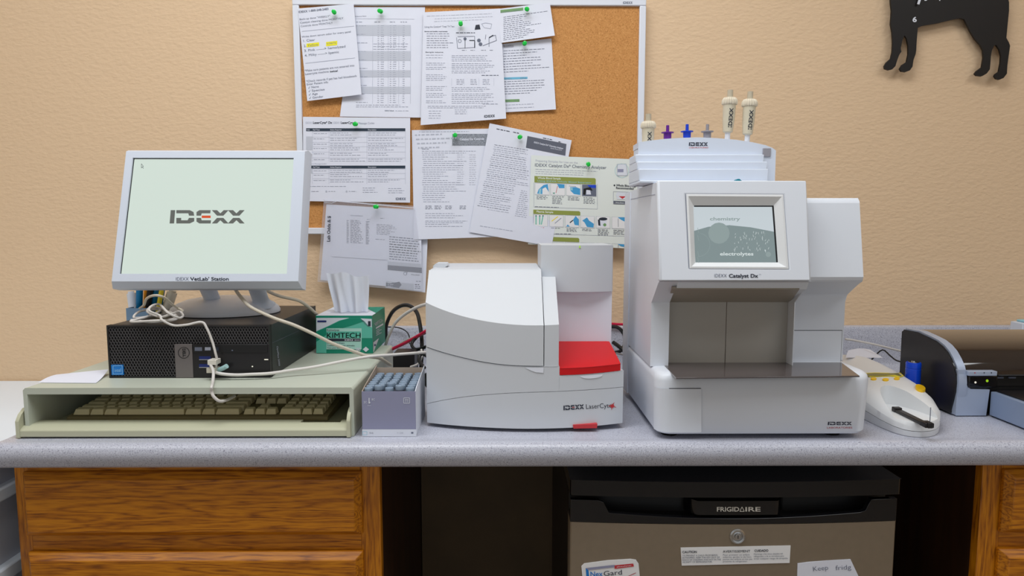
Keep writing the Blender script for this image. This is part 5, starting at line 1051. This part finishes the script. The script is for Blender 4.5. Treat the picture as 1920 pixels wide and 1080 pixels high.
recalc(shell_o); recalc(cut)
md = shell_o.modifiers.new('cut', 'BOOLEAN'); md.operation = 'DIFFERENCE'; md.object = cut; md.solver = 'EXACT'
bpy.context.view_layer.update(); me2 = bpy.data.meshes.new_from_object(shell_o.evaluated_get(bpy.context.evaluated_depsgraph_get()))
shell_o.modifiers.clear(); shell_o.data = me2; me2.polygons.foreach_set('use_smooth', [True]*len(me2.polygons)); me2.set_sharp_from_angle(angle=R(32)); bpy.data.objects.remove(cut)
b = MB(); solid(grid(lambda x, y, m_: seamz(y)-.0006, 1.0), grid(lambda x, y, m_: .0008+.012*max(0, y-1.2)/.2, .97), 'reader_side', b); o = b.build('bottom_shell', t, ang=40); recalc(o)
for x, y in ((.69, 1.39), (.765, 1.39)):
    b = MB(); b.lathe([(.007, .0003), (.007, .011)], (x, y, 0), 'black', 14); b.build('foot', t)
def on_top(px, py, e=.0006):
    z = .07
    for _ in range(14): p = PZ(px, py, z); z = .5*z+.5*rz_(p.x, p.y)
    p = PZ(px, py, z); p.z += e; return p
b = MB(); d = DC(b, lambda x, y: on_top(x, y, .0012)); d.poly([(1620, 700.5), (1640, 699.5), (1665, 700), (1688, 699.5), (1695, 706), (1690, 708), (1660, 706.5), (1630, 708)], 'amber_line')
d2 = DC(b, lambda x, y: on_top(x, y, .0018)); d2.poly([(1620, 702), (1640, 701), (1665, 701.5), (1684, 701), (1691, 706.5), (1660, 706), (1625, 707.5)], 'lcd'); b.build('display', t, smooth=False)
for x, y, rx_, ry_ in ((1638, 711.5, 5.5, 2), (1660.5, 713, 6, 2.2), (1681.5, 711, 5.5, 2), (1725.5, 730.5, 9.5, 5)):
    b = MB(); c_ = on_top(x, y, 0); r_ = 5 if ry_ < 3 else 8; n = 20; pts = []
    for k in range(n):
        a = 2*math.pi*k/n; pts.append(on_top(x+rx_*math.cos(a), y+ry_*math.sin(a)+(.25*rx_*math.cos(a) if ry_ > 3 else 0), (.0048 if ry_ > 3 else .0022)))
    b.add(pts+[p-Vector((0, 0, .006)) for p in pts], [tuple(range(n))]+[(i, (i+1) % n, n+(i+1) % n, n+i) for i in range(n)], 'amber'); b.build('button', t, ang=40)
b = MB(); ra, rb_ = PZ(1688, 767, .034), PZ(1737, 791, .034)
dr = (rb_-ra); dr.z = 0; dr.normalize(); sd = Vector((dr.y, -dr.x, 0)); L = (rb_-ra).length; rw = .0058
def bar(a, c_, w_, z0, z1, m='black_satin'):
    p, q_ = ra+dr*a, ra+dr*c_; b.hexa([Vector((v.x, v.y, z0)) for v in (p-sd*w_, q_-sd*w_, q_+sd*w_, p+sd*w_)], [Vector((v.x, v.y, z1)) for v in (p-sd*w_, q_-sd*w_, q_+sd*w_, p+sd*w_)], m)
bar(-.012, L+.006, rw, .0262, .032); bar(-.016, -.005, rw*1.15, .0262, .0345); bar(L-.008, L+.010, rw*1.25, .0262, .0345); bar(L+.002, L+.012, rw*.7, .0262, .036); b.build('strip_rail', t, bevel=.0012)
b = MB(); pn = PZ(1747.5, 797, .03); b.tube([pn+Vector((0, .006, 0)), pn+Vector((0, .006, .028))], .0006, 'ink_mid', 6, 0); b.build('needle', t)
# slip on reader
c4b = [on_top(1585, 679), on_top(1655, 678.5), on_top(1632, 663.5), on_top(1590, 665)]
b = MB(); b.shell(lambda u, v: (c4b[0]*(1-u)+c4b[1]*u)*(1-v)+(c4b[3]*(1-u)+c4b[2]*u)*v+Vector((0, 0, .009+.004*math.sin(u*3)*v)), 8, 5, 'paper', (0, 0, -.0002)); tag(b.build('paper_slip', at=c4b[0]), 'white slip of paper on the back of the rounded test reader', 'paper')
# blue battery behind the reader
BYY = 1.305; bp_ = P(1712.5, 690, BYY); zt_ = P(1712, 679, BYY).z; t = thing('battery', 'blue cylindrical battery standing against the black printer side', 'battery', (bp_.x, BYY, 0))
b = MB(); b.lathe([(.0130, .0003), (.0138, .001), (.0138, zt_-.013), (.0133, zt_-.0125), (.0133, zt_-.0115), (.0138, zt_-.011), (.0138, zt_-.002), (.0128, zt_), (.001, zt_)], (bp_.x, BYY, 0), 'battery_blue', 32); b.build('wrapper', t)
b = MB(); b.lathe([(.010, zt_), (.010, zt_+.001), (.0045, zt_+.001), (.004, zt_+.003), (.001, zt_+.003)], (bp_.x, BYY, 0), 'steel', 24); b.build('terminal', t)

# ------------------------------------------------------------------ printer
PLX = .838
t = thing('printer', 'black and silver inkjet printer at the right end of the counter', 'printer', (1.06, 1.3, 0))
inner = [PX(x, y, PLX) for x, y in ((1694, 619), (1720, 624), (1741.5, 634), (1755, 641), (1766, 650), (1775, 661), (1782, 674), (1788, 688), (1791, 702), (1791.5, 718), (1790, 735), (1786, 752), (1782, 767))]
outer = [PX(x, y, PLX+.0) for x, y in ((1702, 611), (1727, 612), (1750, 618), (1768, 627), (1782, 638), (1792, 650), (1801, 663), (1807, 676), (1811, 690))]
back = PX(1689, 640, PLX); prb = [(p.y, max(p.z, .004)) for p in inner]
ybk = PX(1690, 640, PLX).y
prof = [(ybk, .004), (ybk, prb[0][1]-.004), (ybk-.006, prb[0][1])]+prb+[(prb[-1][0], .004)]
b = MB(); b.prism(prof, 'x', PLX, PLX+.018, 'printer_black'); b.build('end_cap', t, bevel=.0015, ang=40)
# silver band: offset outwards from profile
def offs(pr, d_):
    out = []
    for i, p in enumerate(pr):
        a = pr[max(i-1, 0)]; c_ = pr[min(i+1, len(pr)-1)]; tx, tz_ = c_[0]-a[0], c_[1]-a[1]; L = math.hypot(tx, tz_); out.append((p[0]+tz_/L*d_, p[1]-tx/L*d_))
    return out
core = prb
o1 = offs(core, .004); 
b = MB(); b.prism(o1+core[::-1], 'x', PLX+.004, PLX+.019, 'printer_silver'); b.build('silver_band', t, bevel=.001, ang=40)
b = MB(); o0 = offs(core[:9], .001); lidp = o0+[(ybk-.004, o0[-1][1]), (ybk-.004, o0[0][1])]
b.prism(lidp, 'x', PLX+.0185, PLX+.47, 'printer_lid'); b.build('glossy_lid', t, ang=60)
b = MB(); o2 = offs(core[:9], .0016); b.prism(o2+core[:9][::-1], 'x', P(1815, 650, 1.2).x-.006, P(1815, 650, 1.2).x-.0045, 'black_gloss'); b.build('lid_seam', t)
zl = o0[-1][1]; yl = min(p[0] for p in core)-.0045
b = MB(); b.box(PLX+.02, PLX+.47, yl+.012, ybk-.004, .004, zl-.0005, 'black'); b.build('inner_housing', t)
def S(x, y, Y=yl): return P(x, y, Y)
b = MB(); b.prism([(PLX+.003, .002), (S(1852, 768).x, .002), (S(1858, 731).x, S(1858, 731).z), (S(1822, 730).x, S(1822, 730).z), (S(1814, 722).x, S(1814, 722).z), (S(1813, 694).x, S(1813, 694).z), (PLX+.003, S(1800, 694).z)], 'y', yl+.003, yl+.02, 'printer_silver'); b.build('front_corner', t, bevel=.0015)
b = MB(); b.box(S(1814, 695).x, S(1867, 700).x, yl-.004, yl+.02, S(1840, 704).z, S(1840, 695.5).z, 'printer_silver'); d = DC(b, lambda x, y: P(x, y, yl-.0046))
for x in (1828, 1845.5, 1859): d.disc(x, 699, 1.1, 'ink' if x > 1830 else 'red_print')
b.build('button_bar', t, bevel=.0008)
b = MB(); b.box(S(1816, 720).x, S(1872, 720).x, yl+.001, yl+.014, S(1840, 728).z, S(1840, 704).z, 'black_gloss'); d = DC(b, lambda x, y: P(x, y, yl+.0004)); d.disc(1829, 717, 2, 'led_white'); d.disc(1851, 714, 2.6, 'led_green'); b.build('control_panel', t, bevel=.003)
b = MB(); b.box(S(1873, 700).x, PLX+.47, yl+.0, yl+.02, S(1880, 705).z, zl, 'black_gloss'); b.box(S(1873, 700).x, PLX+.47, yl+.010, yl+.02, S(1880, 727).z, S(1880, 705).z, 'black')
for x in (1880, 1903, 1935, 1960): b.box(S(x, 710).x-.006, S(x, 710).x+.007, yl+.006, yl+.011, S(x, 711.5).z, S(x, 708).z, 'ink_mid')
b.build('output_slot', t, bevel=.001)
xt = S(1860, 740).x+.0; ztr = S(1860, 731).z
b = MB(); b.box(xt, PLX+.44, 1.075, yl+.004, .003, ztr-.004, 'printer_tray'); b.box(xt+.008, PLX+.43, 1.085, yl+.002, ztr-.004, ztr-.001, 'black_satin'); b.build('paper_tray', t, bevel=.0015)
b = MB(); px_ = P(1912, 606, 1.5); b.prism([(px_.x-.02, 0), (px_.x+.06, 0), (px_.x+.06, .02), (px_.x+.004, .02), (px_.x-.014, .006)], 'y', 1.48, 1.56, 'white_cool'); o = b.build('x', at=(px_.x, 1.5, 0))
bpy.data.objects.remove(o)
b = MB(); z_ = P(1912, 611, 1.58).z
b.box(P(1906, 606, 1.58).x, P(1906, 606, 1.58).x+.08, 1.56, 1.60, .0005, P(1912, 604, 1.58).z, 'white_cool'); b.box(P(1914, 606, 1.58).x, P(1914, 606, 1.58).x+.06, 1.565, 1.595, P(1912, 604, 1.58).z, P(1912, 600, 1.58).z, 'cyan_print')
tag(b.build('tissue_packet', at=(P(1920, 606, 1.58).x, 1.58, .0005), bevel=.002), 'pale white and blue packet just showing behind the printer at the right edge', 'packet')

# ------------------------------------------------------------------ small fridge
GY = 1.098; GX0, GX1 = P(1069, 1000, GY).x, P(1679, 1000, GY).x; GB = 1.60; GM = (GX0+GX1)/2
t = thing('small_fridge', 'compact fridge with black top trim and brown-grey steel door under the counter', 'fridge', (GM, 1.35, FL))
def gy(x, d_=0): return GY-.012*(1-((x-GM)/((GX1-GX0)/2))**2)-d_
def gf(px, py, e=.0005):
    Y = GY
    for _ in range(5): p = P(px, py, Y); Y = gy(p.x)
    p = P(px, py, Y); p.y -= e; return p
n = 24
def face(mb, x0, x1, z0, z1, d_, back, m):
    xs = [x0+(x1-x0)*i/n for i in range(n+1)]; mb.prism([(x, gy(x, d_)) for x in xs]+[(x1, back), (x0, back)], 'z', z0, z1, m)
zT = P(1380, 905, GY-.02).z; zT2 = P(1380, 934, GY-.02).z; zD = gf(1380, 941).z; zDb = gf(1380, 983).z
b = MB(); b.box(GX0+.004, GX1-.004, GY+.05, GB, FL+.02, zT-.012, 'black_satin'); b.build('cabinet', t, bevel=.003)
b = MB(); face(b, GX0-.001, GX1+.002, zT2, zT, .006, GB, 'black_gloss'); b.build('top_plate', t, bevel=.005, seg=4)
b = MB(); face(b, GX0, GX1, FL+.05, zDb-.0006, 0, GY+.045, 'brown_steel'); b.build('door', t, bevel=.0025)
# black door cap with curved handle pocket
b = MB(); xs = [GX0+(GX1-GX0)*i/60 for i in range(61)]; pk0, pk1 = gf(1130, 950).x, gf(1632, 950).x
zbt = gf(1137, 961).z
def zpock(x):
    if x <= pk0 or x >= pk1: return zD
    a = (x-pk0)/(pk1-pk0); e = min(1, min(a, 1-a)/.02); dip = gf(1137, 961).z*(1-math.sin(math.pi*a))+gf(1375, 972.5).z*math.sin(math.pi*a); return zD+(dip-zD)*e
poly_f = [(x, zpock(x)) for x in xs]; vs = []
for x in xs: vs += [(x, gy(x), zDb), (x, gy(x), zpock(x)), (x, gy(x)+.010, zpock(x)), (x, gy(x)+.010, zDb)]
fs = [(4*i+k, 4*i+4+k, 4*i+4+(k+1) % 4, 4*i+(k+1) % 4) for i in range(60) for k in range(4)]+[(0, 1, 2, 3), (243, 242, 241, 240)]
b.add(vs, fs, 'black_gloss'); face(b, GX0+.0005, GX1-.0005, zDb, zDb+.008, -.009, GY+.045, 'black'); face(b, GX0+.0005, GX1-.0005, zDb+.008, zD, -.035, GY+.045, 'black'); b.build('door_cap', t, bevel=.0008, ang=50)
b = MB(); x0, x1 = gf(1290, 950).x, gf(1478, 950).x; zl_ = gf(1380, 967).z; vs = []
m = 20
for i in range(m+1):
    x = x0+(x1-x0)*i/m; a = abs(i/m-.5)*2; dd = .003+.02*max(0, a-.82)/.18; vs += [(x, gy(x)+dd, zl_), (x, gy(x)+dd, zD-.0), (x, gy(x)+dd+.006, zD), (x, gy(x)+dd+.006, zl_)]
b.add(vs, [(4*i+k, 4*i+4+k, 4*i+4+(k+1) % 4, 4*i+(k+1) % 4) for i in range(m) for k in range(4)]+[(0, 1, 2, 3), (4*m+3, 4*m+2, 4*m+1, 4*m)], 'black_gloss')
d = DC(b, lambda x, y: gf(x, y, -.0024)); d.text('FRIGID', 1345, 960, 1387, 960, 8.5, 'seal', .02); d.line([(1388, 960), (1392.2, 951.5), (1396.5, 960), (1388, 960)], 1.2, 'seal'); d.text('IRE', 1398.5, 960, 1427, 960, 8.5, 'seal', .02); b.build('brand_plate', t, ang=50)
b = MB(); c_ = gf(1382.5, 1005); b.lathe([(.0133, 0), (.0133, .002), (.011, .0035), (.0085, .003), (.008, .0015), (.0055, .002), (.005, .004), (.003, .0042)], (c_.x, c_.y+.001, c_.z), 'steel', 28, ax=(0, -1, 0)); b.box(c_.x-.0006, c_.x+.0006, c_.y-.0036, c_.y-.003, c_.z-.003, c_.z+.003, 'black'); b.build('lock', t)
def sticker(pts, m, e=.0005):
    p_ = [gf(x, y, e) for x, y in pts]; n_ = len(p_); return p_
def flat(mb, pts, m, e=.001):
    p_ = [gf(x, y, e) for x, y in pts]; q_ = [v+Vector((0, e*.8, 0)) for v in p_]; n_ = len(p_)
    mb.add(p_+q_, [tuple(range(n_))]+[(i, (i+1) % n_, n_+(i+1) % n_, n_+i) for i in range(n_)], m)
b = MB()
for k in range(8):     # subdivided to follow the curve
    f0, f1 = k/8, (k+1)/8; T_ = lambda f_: (1276+206*f_, 1026.5-4*f_); B_ = lambda f_: (1278+202*f_, 1060-5*f_)
    flat(b, [T_(f0), T_(f1), B_(f1), B_(f0)], 'paper_warm')
d = DC(b, lambda x, y: gf(x, y, .0016)); d.text('CAUTION', 1279, 1036.5, 1306, 1036, 4.4, 'ink', .02); d.text('AVERTISSEMENT', 1355, 1035.5, 1406, 1034.5, 4.4, 'ink', .02); d.text('CUIDADO', 1414, 1034, 1440, 1033.5, 4.4, 'ink', .02)
for i, l in enumerate(('TO PREVENT A CHILD FROM BEING', 'ENTRAPPED, KEEP THE KEY OUT OF', 'REACH OF CHILDREN AND NOT IN THE', 'VICINITY OF REFRIGERATOR.')): d.text(l, 1279, 1042.4+i*4.1, 1279+(66, 70, 72, 56)[i], 1042+i*4.1-.6, 2.9, 'ink_mid', .005)
for i, l in enumerate(("Pour prevenir un enfant", 'enferme, gardez la cle hors', 'portee des enfants et non pas', 'proximite du refrigerateur.')): d.text(l, 1355, 1041+i*4.1, 1355+(50, 53, 55, 46)[i], 1040.5+i*4.1, 2.9, 'ink_mid')
for i, l in enumerate(('Mantenga a los ninos alejados del', 'refrigerador y de su cerradura para', 'evitar cualquier riesgo de atrapado.')): d.text(l, 1413, 1039.5+i*4.3, 1413+(54, 56, 64)[i], 1039+i*4.3-.5, 2.9, 'ink_mid')
tag(b.build('caution_label', t, smooth=False))
b = MB(); flat(b, [(1090, 1061), (1095, 1056), (1140, 1050), (1182, 1047.5), (1192, 1049), (1197, 1056), (1205, 1140), (1098, 1150)], 'paper_warm', .0015)
d = DC(b, lambda x, y: gf(x, y, .0021)); d.poly([(1098, 1064), (1152, 1058), (1154, 1062), (1103, 1068)], 'carton_lilac'); d.poly([(1098, 1064), (1103, 1068), (1112, 1140), (1104, 1140)], 'badge_blue'); d.poly([(1152, 1059), (1187, 1055.5), (1188, 1061), (1152, 1065.5)], 'red_print'); d.text('afoxolaner', 1156, 1063, 1184, 1060, 2.6, 'carton_white')
d.text('Nex', 1107, 1080, 1130, 1079, 9.5, 'badge_blue', .012); d.text('Gard', 1132, 1079, 1166, 1076, 9.5, 'logo_navy', 0); d.line([(1172, 1082), (1192, 1073)], 1, 'red_dark'); o = b.build('magnet_card', at=gf(1145, 1150)); tag(o, 'white flea-treatment magnet card with blue and navy lettering on the fridge door', 'magnet')
b = MB(); flat(b, [(1495, 1056), (1517, 1053), (1560, 1050), (1594, 1048), (1610, 1082), (1622, 1150), (1492, 1155)], 'paper', .0015)
d = DC(b, lambda x, y: gf(x, y, .0022)); d.text('Keep fridge', 1524, 1071, 1600, 1066, 9, 'ink_mid') if 0 else (d.text('Keep', 1524, 1070, 1552, 1067, 9, 'ink_mid', -.01), d.text('fridg', 1566, 1068, 1595, 1066, 9, 'ink_mid', -.01)); d.text('shut', 1538, 1088, 1570, 1086, 9, 'ink_mid', -.01)
o = b.build('handwritten_note', at=gf(1545, 1150)); tag(o, 'white handwritten note taped to the right of the fridge door', 'note')
# ------------------------------------------------------------------ ceiling light fittings
for i, (x, y) in enumerate(((-.15, .66), (-1.5, .4), (1.6, .1))):
    t = thing('ceiling_light', ('flat ceiling light panel above the counter', 'flat ceiling light panel behind and left of the counter', 'flat ceiling light panel behind and right of the counter')[i], 'ceiling light', (x, y, CE))
    b = MB(); b.box(x-.63, x+.63, y-.33, y+.33, CE-.03, CE-.0005, 'white_frame'); b.build('housing', t, bevel=.003)

# smaller pieces hang from the part they sit on
SUB = {'status_light': 'tower_hood', 'red_latch': 'lower_cover', 'supply_door': 'base', 'sample_tray': 'base', 'touchscreen': 'screen_bezel', 'module_drawer': 'side_module', 'lettering': 'head_panel',
       'usb_port': 'port_panel', 'disc_drive': 'port_panel', 'power_light': 'port_panel', 'drive_light': 'port_panel', 'grille': 'front_frame', 'sticker': 'front_frame', 'lock': 'door', 'caution_label': 'door',
       'brand_plate': 'door_cap', 'button_bar': 'front_corner', 'control_panel': 'front_corner', 'lid_seam': 'glossy_lid', 'display': 'top_shell', 'button': 'top_shell', 'opening': 'box', 'terminal': 'wrapper',
       'numeral': 'silhouette', 'clock_hand': 'silhouette', 'maker_mark': 'frame', 'grey_clip': 'arched_back', 'hinge_cap': 'upper_body', 'nozzle': 'barrel', 'ribbed_collar': 'barrel'}
for top_ in [o for o in sc.objects if o.parent is None and o.children]:
    kids = {c.name.split('.')[0]: c for c in top_.children}
    for c in list(top_.children):
        k = SUB.get(c.name.split('.')[0])
        if k and k in kids and kids[k] is not c: c.parent = kids[k]
